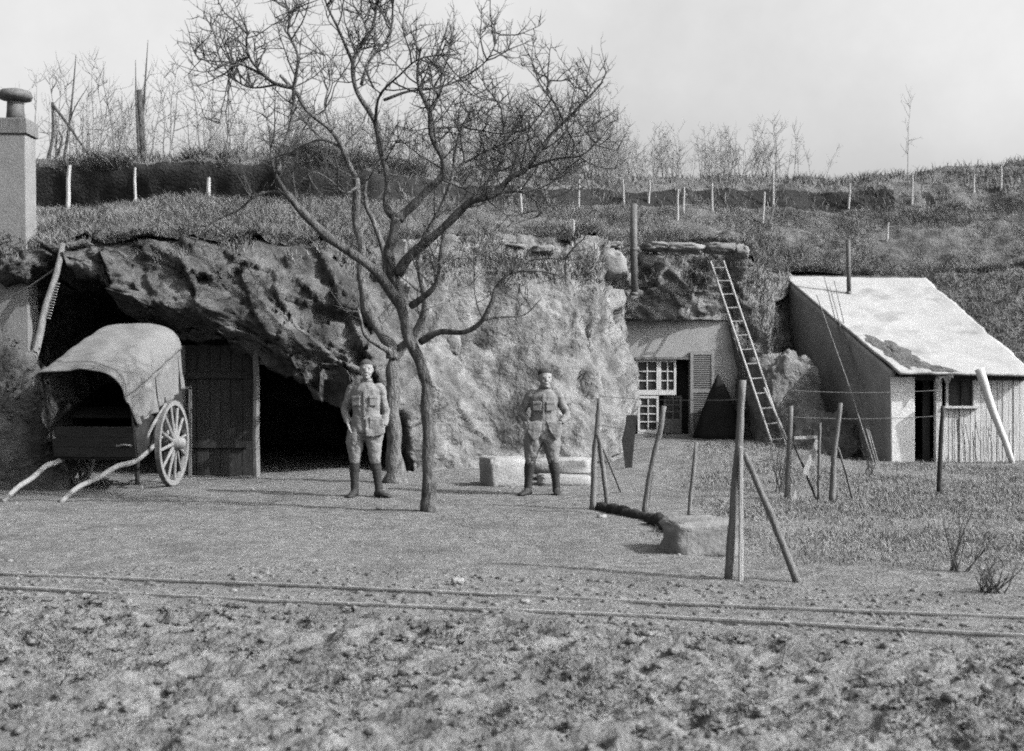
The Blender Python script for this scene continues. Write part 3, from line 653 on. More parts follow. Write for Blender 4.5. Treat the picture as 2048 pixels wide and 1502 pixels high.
# ------------------------------------------------------------------ trees
def twiggery(mb, limbs, rnd, dens=(5.0, 7.0, 8.0), lens=(0.85, 0.38, 0.16), r0=(0.011, 0.0055, 0.0032), up=0.35, t0=0.25, levels=3, depth_bias=1.0):
    def grow(p, d, L, r, lvl, sides, seg):
        pts = [p.copy()]; dd = d.copy(); q = p.copy()
        for k in range(seg):
            dd = (dd + Vector((rnd.gauss(0, .15), rnd.gauss(0, .15), rnd.gauss(0, .13) + up * 0.18))).normalized()
            q = q + dd * (L / seg); pts.append(q.copy())
        mb.tube(pts, [r * (1 - 0.72 * k / seg) for k in range(seg + 1)], sides)
        return pts
    def along(pts, t):
        s = t * (len(pts) - 1); i = min(int(s), len(pts) - 2); f = s - i
        return pts[i].lerp(pts[i + 1], f), (pts[i + 1] - pts[i]).normalized()
    def spawn(pts, lvl, dn, scale):
        L = sum((pts[i + 1] - pts[i]).length for i in range(len(pts) - 1))
        n = int(L * dens[lvl] * dn + rnd.random())
        for k in range(n):
            t = rnd.uniform(t0 if lvl == 0 else 0.12, 1.0)
            p, tg = along(pts, t)
            rv = Vector((rnd.gauss(0, 1), rnd.gauss(0, 1) * depth_bias, rnd.gauss(0, 1) + up)); rv = rv - tg * rv.dot(tg)
            if rv.length < 1e-3: continue
            d = (tg * rnd.uniform(0.15, 0.9) + rv.normalized()).normalized()
            Ln = lens[lvl] * rnd.uniform(0.45, 1.25) * (1.15 - 0.45 * t) * scale
            sub = grow(p, d, Ln, r0[lvl] * rnd.uniform(0.75, 1.2), lvl, (5, 4, 3)[lvl], (6, 4, 3)[lvl])
            if lvl + 1 < levels: spawn(sub, lvl + 1, 1.0, scale)
    for pts, dn, sc in limbs: spawn(pts, 0, dn, sc)

def make_tree(name, base, limbs, label, seed, bark, root_flare, **kw):
    rnd = random.Random(seed)
    t = empty(name, base, label, 'tree')
    trunk = MB(); carriers = []
    for item in limbs:
        pts, ra, rb, dn = item[:4]
        if item is not limbs[0]: ra *= 1.1; rb *= 1.1
        pw = [at(*p) for p in pts]
        n = len(pw)
        data = [(*pw[i], ra + (rb - ra) * (i / (n - 1)) ** 0.8) for i in range(n)]
        sp = spline(data, 5)
        P_ = []; R_ = []
        for k, s in enumerate(sp):
            j = s[3] * 0.12
            ph = k * 0.7 + seed
            P_.append(Vector((s[0] + j * math.sin(ph * 1.3), s[1] + j * math.sin(ph * 0.9 + 2), s[2])))
            R_.append(max(0.004, s[3] * (1 + 0.07 * math.sin(ph * 1.7) + 0.05 * math.sin(ph * 0.6))))
        if item is limbs[0] and root_flare:
            for k in range(len(R_)):
                hgt = P_[k].z - base.z
                R_[k] *= 1 + root_flare * math.exp(-max(hgt, 0) / 0.22)
        trunk.tube(P_, R_, 10 if ra > 0.03 else 7)
        if dn > 0: carriers.append((P_, dn, 1.0))
    trunk.build('trunk', bark, t, smooth=True)
    crown = MB(); twiggery(crown, carriers, rnd, **kw)
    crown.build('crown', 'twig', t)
    return t

D1 = 13.28
b1 = at(861, 1026, D1); b1.z = -0.03
LT = [
 ([(862, 1036, D1), (858, 985, D1), (857, 930, D1), (855, 850, D1), (853, 775, D1), (842, 730, D1), (820, 682, D1), (809, 640, D1), (797, 586, D1), (783, 543, D1), (777, 508, D1 - .05), (784, 478, D1 - .1), (795, 437, D1 - .1)], 0.068, 0.056, 0.0),
 ([(795, 440, D1 - .1), (816, 420, D1 - .1), (852, 384, D1 - .15), (888, 345, D1 - .2), (884, 316, D1 - .2), (862, 268, D1 - .25), (858, 220, D1 - .3), (838, 175, D1 - .3), (836, 130, D1 - .35), (842, 95, D1 - .4)], 0.050, 0.010, 1.25),
 ([(795, 440, D1 - .1), (773, 413, D1 + .1), (776, 360, D1 + .25), (765, 316, D1 + .35), (750, 246, D1 + .4), (712, 178, D1 + .45), (706, 127, D1 + .5), (720, 96, D1 + .5), (744, 57, D1 + .5), (755, -5, D1 + .5), (760, -60, D1 + .5)], 0.042, 0.012, 0.9),
 ([(706, 127, D1 + .5), (680, 65, D1 + .4), (654, 10, D1 + .3), (640, -50, D1 + .3)], 0.018, 0.008, 0.9),
 ([(722, 170, D1 + .45), (740, 120, D1 + .5), (779, 70, D1 + .6), (786, 10, D1 + .6), (792, -40, D1 + .6)], 0.018, 0.008, 0.9),
 ([(719, 97, D1 + .5), (733, 66, D1 + .4), (723, 25, D1 + .4), (724, -30, D1 + .4)], 0.014, 0.007, 0.9),
 ([(750, 246, D1 + .4), (760, 190, D1 + .1), (800, 150, D1 - .1), (838, 118, D1 - .3), (900, 108, D1 - .4)], 0.016, 0.006, 1.2),
 ([(768, 200, D1), (820, 182, D1 + .2), (880, 175, D1 + .2), (935, 150, D1 + .3), (975, 118, D1 + .3), (1003, 60, D1 + .4)], 0.016, 0.006, 1.3),
 ([(795, 548, D1), (825, 507, D1 - .1), (888, 455, D1 - .2), (939, 404, D1 - .3), (987, 390, D1 - .35), (1022, 355, D1 - .4), (1055, 336, D1 - .4), (1093, 281, D1 - .4), (1130, 242, D1 - .4), (1163, 210, D1 - .4), (1206, 163, D1 - .4)], 0.055, 0.009, 1.0),
 ([(1128, 243, D1 - .4), (1112, 210, D1 - .3), (1093, 185, D1 - .2), (1100, 160, D1 - .2)], 0.014, 0.006, 1.2),
 ([(939, 404, D1 - .3), (985, 352, D1 - .1), (1010, 310, D1), (1008, 260, D1), (1002, 216, D1)], 0.020, 0.007, 1.2),
 ([(888, 345, D1 - .2), (930, 325, D1 + .1), (1000, 290, D1 + .3), (1050, 287, D1 + .3)], 0.018, 0.006, 1.2),
 ([(860, 255, D1 - .3), (900, 255, D1 + .1), (945, 252, D1 + .3)], 0.012, 0.005, 1.4),
 ([(987, 390, D1 - .35), (1030, 383, D1 - .5), (1060, 392, D1 - .6), (1085, 415, D1 - .6)], 0.014, 0.005, 1.1),
 ([(1055, 336, D1 - .4), (1110, 318, D1 - .6), (1165, 310, D1 - .7), (1200, 275, D1 - .8)], 0.016, 0.005, 1.1),
 ([(1130, 250, D1 - .4), (1150, 290, D1 - .4), (1165, 330, D1 - .3), (1178, 380, D1 - .3)], 0.009, 0.004, 0.8),
 ([(822, 612, D1), (850, 592, D1 - .15), (876, 560, D1 - .25), (880, 515, D1 - .25), (889, 460, D1 - .2)], 0.038, 0.014, 0.6),
 ([(840, 684, D1), (880, 664, D1 - .15), (930, 664, D1 - .3), (965, 640, D1 - .4), (985, 600, D1 - .45), (992, 575, D1 - .45), (1022, 546, D1 - .5), (1075, 542, D1 - .5), (1118, 550, D1 - .5)], 0.036, 0.009, 0.2),
 ([(1022, 546, D1 - .5), (1058, 521, D1 - .5), (1105, 517, D1 - .5), (1150, 520, D1 - .5)], 0.016, 0.006, 0.5),
 ([(966, 640, D1 - .4), (1000, 634, D1 - .4), (1048, 630, D1 - .4), (1082, 598, D1 - .4)], 0.014, 0.005, 0.35),
 ([(800, 610, D1 + .05), (766, 560, D1 - .2), (731, 525, D1 - .3), (679, 491, D1 - .4), (631, 452, D1 - .5), (590, 407, D1 - .6), (572, 386, D1 - .6)], 0.055, 0.036, 0.15),
 ([(572, 386, D1 - .6), (550, 345, D1 - .7), (543, 308, D1 - .7), (538, 252, D1 - .7)], 0.022, 0.007, 1.0),
 ([(566, 384, D1 - .6), (540, 384, D1 - .6), (512, 391, D1 - .65), (473, 422, D1 - .7), (420, 448, D1 - .7), (381, 497, D1 - .7)], 0.022, 0.006, 0.35),
 ([(556, 345, D1 - .65), (560, 310, D1 - .5), (578, 264, D1 - .4), (587, 211, D1 - .3), (588, 171, D1 - .3), (596, 114, D1 - .3), (577, 66, D1 - .3), (579, 35, D1 - .3), (565, -20, D1 - .3)], 0.028, 0.009, 1.0),
 ([(588, 176, D1 - .3), (543, 163, D1 - .4), (504, 123, D1 - .5), (492, 85, D1 - .5), (500, 60, D1 - .5)], 0.022, 0.007, 1.5),
 ([(530, 152, D1 - .42), (480, 128, D1 - .5), (425, 122, D1 - .6), (395, 118, D1 - .6)], 0.015, 0.005, 1.6),
 ([(560, 168, D1 - .38), (500, 175, D1 - .2), (455, 150, D1)], 0.012, 0.005, 1.4),
 ([(579, 40, D1 - .3), (592, 10, D1 - .3), (594, -30, D1 - .3)], 0.010, 0.006, 0.8),
]
make_tree('apple_tree', b1, LT, 'slim dark bare fruit tree with spreading gnarled limbs, its forked trunk clear of the soldiers', 11, 'bark', 0.75, dens=(8.0, 11.0, 11.0), lens=(0.76, 0.36, 0.15), r0=(0.010, 0.0052, 0.0034), up=0.45)

D2 = 17.0
b2 = at(792, 962, D2); b2.z = -0.03
LT2 = [
 ([(793, 968, D2), (790, 930, D2), (787, 870, D2), (785, 800, D2), (785, 750, D2), (788, 712, D2)], 0.125, 0.085, 0.0),
 ([(788, 715, D2), (800, 700, D2), (822, 675, D2 - .1), (845, 640, D2 - .2), (850, 590, D2 - .3), (838, 540, D2 - .4), (846, 480, D2 - .5), (880, 420, D2 - .6), (905, 350, D2 - .7), (915, 280, D2 - .8), (945, 215, D2 - .8)], 0.075, 0.014, 0.55),
 ([(788, 715, D2), (780, 690, D2), (752, 652, D2 + .1), (732, 610, D2 + .1), (724, 560, D2 + .1), (722, 492, D2 + .1), (710, 425, D2 + .1), (715, 374, D2), (702, 338, D2), (684, 294, D2), (664, 262, D2), (615, 222, D2 - .1), (592, 185, D2 - .1), (560, 150, D2 - .1)], 0.085, 0.02, 0.35),
 ([(784, 706, D2), (760, 692, D2 - .3), (731, 672, D2 - .4), (722, 640, D2 - .5), (715, 615, D2 - .5)], 0.045, 0.012, 0.4),
 ([(775, 560, D2 + .3), (764, 490, D2 + .3), (745, 440, D2 + .3), (732, 408, D2 + .3), (733, 362, D2 + .3), (760, 320, D2 + .3), (800, 240, D2 + .4)], 0.045, 0.012, 0.7),
 ([(752, 652, D2 + .1), (790, 600, D2 + .3), (775, 555, D2 + .3)], 0.05, 0.04, 0.0),
 ([(684, 294, D2), (640, 280, D2 + .3), (590, 300, D2 + .5), (560, 330, D2 + .5)], 0.02, 0.006, 0.8),
 ([(715, 374, D2), (690, 385, D2 - .3), (660, 360, D2 - .4), (625, 345, D2 - .5), (585, 380, D2 - .5)], 0.016, 0.006, 0.6),
 ([(664, 262, D2), (650, 210, D2 + .3), (660, 160, D2 + .4), (650, 110, D2 + .4)], 0.02, 0.006, 0.9),
]
make_tree('fruit_tree', b2, LT2, 'stouter bare fruit tree with a thick pale trunk standing close behind the standing soldier', 23, 'bark_pale', 0.45, dens=(5.5, 8.5, 9.0), lens=(1.0, 0.45, 0.18), up=0.45)

# ------------------------------------------------------------------ saplings and brush on the hilltop
def sapling_mesh(seed, kind):
    rnd = random.Random(seed); mb = MB(); car = []
    stems = {'stem': 1, 'pair': 2, 'bush': 6, 'dense': 10}[kind]
    for s in range(stems):
        hgt = rnd.uniform(0.75, 1.0) if stems < 3 else rnd.uniform(0.5, 1.0)
        sp = 0.05 if stems < 3 else 0.34
        p = Vector((rnd.gauss(0, .02 * stems), rnd.gauss(0, .02 * stems), -0.05)); d = Vector((rnd.gauss(0, sp), rnd.gauss(0, sp), 1)).normalized()
        pts = [p.copy()]
        for k in range(9):
            d = (d + Vector((rnd.gauss(0, .07), rnd.gauss(0, .07), 0.06))).normalized(); p = p + d * hgt / 9; pts.append(p.copy())
        r = 0.008 if stems < 3 else 0.006
        mb.tube(pts, [r * (1 - .8 * k / 9) for k in range(10)], 5)
        car.append((pts, 1.0, 1.0))
    twiggery(mb, car, rnd, dens=(14 if stems < 3 else 9, 12, 0), lens=(0.26, 0.12, .1), r0=(0.0035, 0.002, 0.001), up=0.7, t0=0.3, levels=2)
    me = bpy.data.meshes.new('sapling')
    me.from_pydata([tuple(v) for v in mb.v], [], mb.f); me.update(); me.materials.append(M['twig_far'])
    return me
SAP = {k: [sapling_mesh(500 + 10 * i + j, k) for j in range(3)] for i, k in enumerate(('stem', 'pair', 'bush', 'dense'))}
srnd = random.Random(99)
def sapling(px, d, top, kind, name, label, cat, group=None, xy=1.0):
    x = (px - CX) / F * d
    z = drop(x, d)
    hgt = max(0.5, at(px, top, d).z - z)
    o = link_mesh(name, srnd.choice(SAP[kind]), None)
    o.location = (x, d, z); s = hgt / 0.95
    o.scale = (s * xy, s * xy, s); o.rotation_euler = (0, 0, srnd.uniform(0, 6.28))
    return tag(o, label, cat, group)
def crest_d(px):
    return float(np.interp(px, [0, 500, 900, 1300, 1700, 2048], [25.6, 26.0, 29.0, 31.5, 32.3, 31.2]))
PLACES = [(215, 'beside the chimney cowl'), (360, 'beside the broken dead trunk'), (600, 'behind the drooping fruit tree limb'), (850, 'behind the middle fruit tree limbs'), (1060, 'behind the densest fruit tree twigs'), (1240, 'beyond the fruit tree limb tips'), (1400, 'above the tall stove pipe'), (1600, 'above the ladder')]
LOOK = {'stem': ('bare_sapling', 'single-stemmed bare sapling', 'sapling'), 'pair': ('bare_sapling', 'two-stemmed bare sapling', 'sapling'), 'bush': ('bare_shrub', 'loose few-stemmed bare bush', 'shrub'), 'dense': ('bare_shrub', 'dense many-stemmed bare bush', 'shrub')}
def crest_plant(px, d, top, kind):
    place = next(w for lim, w in PLACES if px < lim)
    nm, lk, ct = LOOK[kind]
    size = 'tall ' if top < 190 else ('low ' if top > 240 else '')
    sapling(px, d, top, kind, nm, size + lk + ' on the crest ' + place, ct, size + ct + 's on the crest ' + place)
for n_, x0_, x1_, d0_, d1_, t0_, t1_, kinds in ((34, 70, 470, -.2, 3, 85, 240, ['stem', 'stem', 'pair']), (14, 90, 480, -.2, 2, 225, 285, ['bush']), (80, 460, 1240, -.5, 4, 165, 275, ['dense', 'bush', 'dense', 'pair']),
                                                (14, 560, 1230, -.5, 3, 130, 220, ['stem', 'pair']), (36, 1200, 1560, -.3, 3.5, 225, 300, ['bush', 'dense', 'pair', 'stem'])):
    for i in range(n_):
        px = srnd.uniform(x0_, x1_); crest_plant(px, crest_d(px) + srnd.uniform(d0_, d1_), srnd.uniform(t0_, t1_), srnd.choice(kinds))
for px, top in ((1600, 255), (1622, 275), (1650, 285), (1588, 230), (1556, 215)):
    sapling(px, crest_d(px), top, 'stem', 'bare_sapling', 'faint lone bare sapling on the open crest above the hut', 'sapling', 'lone saplings above the hut')
sapling(1812, 31.0, 165, 'stem', 'bare_sapling', 'single very tall leaning whip of a tree on the crest above the hut roof', 'sapling', xy=0.55)
# broken trunk and forked pole tree on the left crest
p = at(281, 312, 25.8); z0 = drop(p.x, 25.8)
t = empty('dead_tree', (p.x, 25.8, z0), 'broken dead tree trunk with stub ends on the crest', 'tree')
MB().tube([at(284, 318, 25.8), at(283, 260, 25.8), at(281, 220, 25.8), at(279, 180, 25.8)], [.085, .075, .07, .06], 8).build('trunk', 'bark', t, smooth=True)
mb = MB(); mb.tube([at(278, 316, 25.75), at(275, 250, 25.7), at(272, 205, 25.7), at(271, 120, 25.7)], [.03, .03, .02, .006], 5)
mb.tube([at(284, 260, 25.8), at(288, 200, 25.8), at(292, 140, 25.8), at(296, 80, 25.8)], [.03, .025, .016, .005], 5); mb.build('stub_branch', 'bark', t)
p = at(105, 318, 25.6); z0 = drop(p.x, 25.6)
t = empty('forked_tree', (p.x, 25.6, z0), 'small leaning forked tree with crossing bare limbs beside the chimney top', 'tree')
mb = MB()
for pts, ra, rb in (([(96, 318), (106, 270), (105, 205)], .04, .03), ([(106, 210), (140, 255), (180, 315)], .035, .02), ([(128, 318), (138, 255), (146, 180), (152, 110)], .04, .008), ([(112, 318), (124, 280), (118, 262)], .03, .02), ([(138, 250), (150, 215), (178, 170)], .02, .006)):
    mb.tube(spline([at(a, b, 25.6) for a, b in pts], 4), [ra + (rb - ra) * k / (4 * (len(pts) - 1)) for k in range(4 * (len(pts) - 1) + 1)], 6)
mb.build('trunk', 'bark', t)

# ------------------------------------------------------------------ stakes on the hilltop
STAKES = [(1042, 429, 375), (1158, 423, 359), (1248, 405, 359), (1297, 405, 359), (1355, 440, 378), (1367, 428, 374), (1424, 422, 365), (1525, 445, 383), (1546, 413, 340), (1697, 417, 367), (1824, 407, 347), (1946, 385, 348), (2001, 380, 332), (1773, 482, 445), (1143, 488, 440), (135, 402, 330), (415, 406, 355), (270, 380, 335)]
for k, (px, b, tp) in enumerate(STAKES):
    h = ray(px, b)
    if h is None: continue
    if px in (135, 415, 270): h = Vector(((px - CX) / F * 22.7, 22.7, drop((px - CX) / F * 22.7, 22.7)))
    top = at(px + srnd.uniform(-4, 5), tp, h.y)
    r = 0.045 if px in (135, 415) else 0.03
    mb = MB(); c = h - Vector((0, 0, 0.12))
    mb.tube([c, c.lerp(top, .35) + Vector((srnd.gauss(0, .008), 0, 0)), c.lerp(top, .7) + Vector((srnd.gauss(0, .008), 0, 0)), top], [r, r * .95, r * .9, r * .75], 7)
    if px in (135, 415, 270):
        mb.solo('fence_stake', 'pale_wood', h, 'pale round fence stake standing before the dark sunken bank', 'fence stake', 'stakes before the dark bank', smooth=False)
    else:
        lb_ = {1042: 'pale stake showing through the spread limbs of the fruit tree', 1158: 'pale stake standing clear of the fruit tree limb tips', 1248: 'pale stake close to the top of the tall stove pipe', 1297: 'pale stake close to the top of the tall stove pipe',
               1355: 'one of two pale stakes set close together above the cottage', 1367: 'one of two pale stakes set close together above the cottage', 1424: 'single pale stake above the top of the ladder', 1525: 'thin grey stake next to the short leaning stake',
               1546: 'tallest pale stake, its foot by the short leaning stake', 1697: 'tilted pale stake above the stove pipe of the hut', 1824: 'pale stake beside the tall whip of a tree', 1946: 'pale stake on the high crest past the whip tree', 2001: 'pale stake on the high crest past the whip tree',
               1773: 'short pale stake alone low on the slope above the hut roof', 1143: 'short pale stake on the rim of the earth slope'}[px]
        mb.solo('fence_stake', 'pale_wood', h, lb_, 'fence stake', 'stakes along the hilltop')
h = ray(1538, 447)
MB().tube([h - Vector((0, 0, .1)), at(1546, 420, h.y), at(1554, 398, h.y)], [.025, .024, .02], 6).solo('fence_stake', 'old_wood', h, 'short stake leaning steeply against the upright one on the hilltop', 'fence stake')

# ------------------------------------------------------------------ rocks
def rock_mesh(seed, sx, sy, sz, sub=4, rough=0.25, flat=False, cut=0.0):
    bm = bmesh.new(); bmesh.ops.create_icosphere(bm, subdivisions=sub, radius=1.0)
    v = np.array([q.co[:] for q in bm.verts]); f = [[q.index for q in fc.verts] for fc in bm.faces]; bm.free()
    if cut: v = np.sign(v) * np.abs(v) ** (1 - cut)
    d = 1 + rough * fbm(v * 1.3 + seed * 3.7, 4, seed) + rough * 0.35 * fbm(v * 5 + seed, 3, seed + 5)
    v = v * d[:, None] * np.array([sx, sy, sz])
    me = np_mesh('stone', v, None, f, smooth=not flat)
    return me
def stone(name, seed, c, size, mat, rz=0, parent=None, rough=0.22, cut=0.35, sub=4, tilt=0):
    o = link_mesh(name, rock_mesh(seed, *[k / 2 for k in size], sub=sub, rough=rough, cut=cut), mat, parent)
    o.location = c; o.rotation_euler = (tilt, random.uniform(-.05, .05), rz)
    return o
# ledges of the cliff above the cottage and in the face
LEDGE = [(1205, 492, 23.0, (.75, .6, .16)), (1310, 494, 23.2, (.5, .6, .15)), (1365, 496, 23.2, (.75, .6, .17)), (1440, 497, 23.3, (.55, .6, .2)), (1480, 503, 23.4, (.3, .5, .3)),
         (1222, 530, 22.7, (.62, .6, .62)), (1010, 492, 21.2, (.8, .5, .14)), (1085, 500, 21.3, (.4, .5, .16)), (1290, 520, 23.3, (.35, .4, .25)),
         (930, 505, 20.8, (.6, .5, .3)), (1090, 640, 21.0, (.5, .5, .4)), (905, 690, 19.9, (.3, .3, .42))]
for k, (px, py, d, s) in enumerate(LEDGE):
    stone('ledge_stone', 40 + k, at(px, py, d), s, 'slab', rz=random.uniform(-.2, .2), parent=cliff)
# blocks lying in the yard by the second soldier
bl = stone('stone_block', 71, at(1012, 944, 16.4), (.62, .55, .42), 'stone', rz=.35, rough=.11, cut=.7); tag(bl, 'squared pale limestone block lying left of the soldier with hands on hips', 'stone block')
bl.location.z = .17
bl = stone('stone_slab', 72, at(1125, 932, 17.3), (.86, .6, .24), 'stone', rz=-.1, rough=.12, cut=.68); bl.location.z = .2; tag(bl, 'flat pale limestone slab lying behind the soldier with hands on hips', 'stone slab')
bl = stone('stone_slab', 73, at(1128, 962, 16.5), (.72, .5, .16), 'stone', rz=.1, rough=.07, cut=.75); bl.location.z = .05; tag(bl, 'thin pale stone slab half sunk in the yard before the raised slab', 'stone slab')
oc = stone('rock_outcrop', 75, (5.25, 23.1, .8), (1.3, 1.3, 2.3), 'earth_slope', rz=.3, rough=.2, cut=.3, sub=5); tag(oc, 'rounded rock outcrop between the ladder and the dark hut side', 'rock')
oc = stone('rock_outcrop', 76, (5.8, 22.2, .2), (1.1, .9, 1.2), 'earth_slope', rz=.1, rough=.3, cut=.2, sub=5); tag(oc, 'lower grassy rock outcrop at the foot of the hut side', 'rock')
# the big block at the garden corner and the earth-covered log kerb
bl = stone('stone_block', 74, (1.62, 10.3, .10), (.60, .55, .34), 'slab', rz=.15, rough=.16, cut=.62); tag(bl, 'large rough stone block at the garden corner near the double post', 'stone block')
kb = [at(1190, 1016, gd(1016)), at(1250, 1030, gd(1030)), at(1310, 1050, gd(1050)), at(1345, 1068, gd(1068))]
mb = MB()
kp = spline(kb, 9)
mb.tube([Vector((p_[0] + random.gauss(0, .02), p_[1], 0.02 + random.gauss(0, .02))) for p_ in kp], [0.075 * random.uniform(.85, 1.15) for _ in kp], 9)
mb.solo('earth_kerb', 'soil_dark', Vector(kb[0]), 'low dark log and earth kerb along the edge of the garden', 'kerb', smooth=True)
for k, (px, py, r) in enumerate([(1203, 1036, .05), (915, 1165, .045), (1050, 1205, .03), (758, 1018, .04)]):
    d = gd(py); p = at(px, py, d)
    s_ = stone('field_stone', 90 + k, (p.x, p.y, r * .25), (r * 2, r * 1.6, r), 'stone', sub=3)
    tag(s_, ['small pale stone beside the earth kerb', 'rounded pale stone lying beyond the railway track', 'pale flat stone between the two rails', 'small pale stone beside the bare tree foot'][k], 'stone')

# ------------------------------------------------------------------ mound with ivy at the left
cm = Vector((-7.0, 16.0, 0))
mt = empty('ivy_mound', cm, 'ragged rubble mound overgrown with ivy beside the covered cart', 'mound')
me = rock_mesh(131, 1.0, 0.9, 1.65, sub=5, rough=0.32)
o = link_mesh('rubble', me, 'rock', mt); o.location = (-0.05, 0, 0.05)
vv = np.array([v.co[:] for v in me.vertices]) + np.array([-.05, 0, .05])
k = RNG.choice(len(vv), 5200); lp = vv[k] * (1 + 0.05 * RNG.random((5200, 1))) + RNG.normal(0, .03, (5200, 3)); lp = lp[lp[:, 2] > 0.02]
lp = lp[fbm(lp * 2.0, 2, 141) > -0.25]
n = len(lp); a = RNG.normal(size=(n, 3)); a /= np.linalg.norm(a, axis=1)[:, None]; b_ = np.cross(a, RNG.normal(size=(n, 3))); b_ /= np.linalg.norm(b_, axis=1)[:, None]
sz = (0.02 + 0.03 * RNG.random(n))[:, None]
v = np.stack([lp - a * sz, lp + b_ * sz * .7, lp + a * sz, lp - b_ * sz * .7], 1).reshape(-1, 3)
o = link_mesh('ivy_leaves', np_mesh('ivy_leaves', v, np.arange(n * 4).reshape(-1, 4)), 'ivy', mt); o['kind'] = 'stuff'
# ------------------------------------------------------------------ chimney at the left
ch = empty('masonry_chimney', (-7.85, 18.0, 0), 'tall pale rendered masonry chimney stack with a dark mushroom cowl', 'chimney')
dch = 18.0
xr = at(72, 0, dch + .4).x; xl = xr - .95
def cz(py): return at(0, py, dch).z
mb = MB()
rings = []
for z_, g in ((-.1, .06), (2.4, .05), (3.3, .02), (cz(268), 0)):
    rings.append([Vector((xl - g, dch, z_)), Vector((xr + g, dch, z_)), Vector((xr + g, dch + .4, z_)), Vector((xl - g, dch + .4, z_))])
mb.loft(rings); sh = mb.build('shaft', 'chimney_plaster', ch, bevel=.02)
MB().box(((xl + xr) / 2, dch + .2, (cz(268) + cz(236)) / 2 + .002), (1.01, .46, cz(236) - cz(268)), jit=.01).build('collar', 'old_wood', ch, bevel=.015)
xc = at(31, 0, dch + .2).x
def lathe(mb, c, prof, n=20):
    mb.loft([[Vector((c[0] + r * math.cos(2 * math.pi * k / n), c[1] + r * math.sin(2 * math.pi * k / n), z_)) for k in range(n)] for r, z_ in prof]); return mb
lathe(MB(), (xc, dch + .2), [(.14, cz(240)), (.125, cz(215)), (.12, cz(192))]).build('pot', 'iron', ch, smooth=True)
lathe(MB(), (xc, dch + .2), [(.1, cz(197)), (.23, cz(193)), (.25, cz(186)), (.22, cz(177)), (.12, cz(173)), (.02, cz(172))]).build('cowl', 'iron', ch, smooth=True)
# leaning pole with pegs by the chimney
d0 = 16.9
mb = MB(); pa = at(62, 730, d0); pb = at(127, 488, d0 + .9)
pp = [pa.lerp(pb, k / 8) + Vector((.015 * math.sin(k * 1.3), 0, 0)) for k in range(9)]
g0 = pa - (pb - pa).normalized() * (pa.z + .02) / (pb - pa).normalized().z
lp_ = empty('leaning_pole', (g0.x, g0.y, 0), 'long rough pole with pegs leaning on the cliff lip behind the mound', 'pole')
MB().tube([g0] + pp, [.065] + [.062 - .0025 * k for k in range(9)], 8).build('pole', 'old_wood', lp_, smooth=True)
for k in range(14):
    q = pa.lerp(pb, .38 + .022 * k)
    MB().bar(q + Vector((.03, -.02, 0)), q + Vector((.11, -.04, -.015)), .014, .014).build('peg', 'pale_wood', lp_)
# washing line from pole
def wire(name, a, b, label, r=.006, sag=.05, group=None, mat='iron', cat='wire'):
    a = Vector(a); b = Vector(b); mb = MB()
    mb.tube([a.lerp(b, k / 12) - Vector((0, 0, sag * 4 * (k / 12) * (1 - k / 12))) for k in range(13)], r, 5)
    return mb.solo(name, mat, a, label, cat, group)
wire('rope', at(0, 605, 17.9), at(113, 535, 17.66), 'slack rope strung from the chimney to the leaning pole', .012, .03, mat='old_wood', cat='rope')

# ------------------------------------------------------------------ plank partition in the cave mouth
pt_ = empty('plank_partition', (-4.4, 18.25, 0), 'dark plank wall with a narrow door closing part of the cave mouth', 'partition')
x = -5.3; k = 0
while x < -3.98:
    w = random.uniform(.15, .2)
    hgt = 2.0 + random.uniform(-.03, .03)
    MB().box((x + w / 2, 18.25 + random.uniform(-.008, .008), hgt / 2 - .02), (w - .008, .03, hgt)).build('plank', 'dark_wood', pt_)
    x += w; k += 1
MB().box((-4.66, 18.215, 1.5), (1.28, .04, .09)).build('batten', 'dark_wood', pt_)
MB().box((-4.66, 18.215, .45), (1.28, .04, .09)).build('batten', 'dark_wood', pt_)
MB().box((-4.98, 18.2, .98), (.05, .06, 1.96)).build('door_edge', 'old_wood', pt_)
MB().box((-4.93, 18.16, 1.0), (.1, .03, .03)).build('latch', 'iron', pt_)
MB().tube([(-3.83, 18.0, -.05), (-3.845, 18.0, .6), (-3.83, 18.0, 1.3), (-3.85, 18.0, 2.0)], [.06, .055, .05, .05], 7).solo('door_post', 'old_wood', (-3.83, 18, 0), 'upright timber post propping the cave roof beside the plank wall', 'post')
# pale batten frame seen over the wheel
MB().box((-4.95, 17.9, 1.32), (.34, .04, .04)).box((-4.8, 17.9, .66), (.04, .04, 1.32)).solo('timber_frame', 'old_wood', (-4.95, 17.9, 0), 'thin timber frame standing between cart wheel and plank wall', 'frame')

# ------------------------------------------------------------------ covered cart
cart = empty('covered_cart', (-5.27, 16.35, 0.0), 'two wheeled cart with a pale canvas hood resting on its shafts', 'cart', rz=math.radians(-4))
TH = math.radians(16.0); WR = 0.585
def B(x, y, z):
    return Vector((x, y * math.cos(TH) - z * math.sin(TH), z * math.cos(TH) + y * math.sin(TH) + WR))
def cbox(mb, x0, x1, y0, y1, z0, z1):
    vs = [B(x, y, z) for z in (z0, z1) for y in (y0, y1) for x in (x0, x1)]
    return mb.add(vs, [(0, 2, 3, 1), (4, 5, 7, 6), (0, 1, 5, 4), (2, 6, 7, 3), (0, 4, 6, 2), (1, 3, 7, 5)])
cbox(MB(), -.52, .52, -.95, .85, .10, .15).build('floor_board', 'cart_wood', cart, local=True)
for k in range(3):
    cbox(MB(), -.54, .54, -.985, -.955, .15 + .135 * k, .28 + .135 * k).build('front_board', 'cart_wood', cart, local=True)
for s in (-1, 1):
    cbox(MB(), s * .53 - .018, s * .53 + .018, -.95, .85, .152, .60).build('side_board', 'cart_wood', cart, local=True)
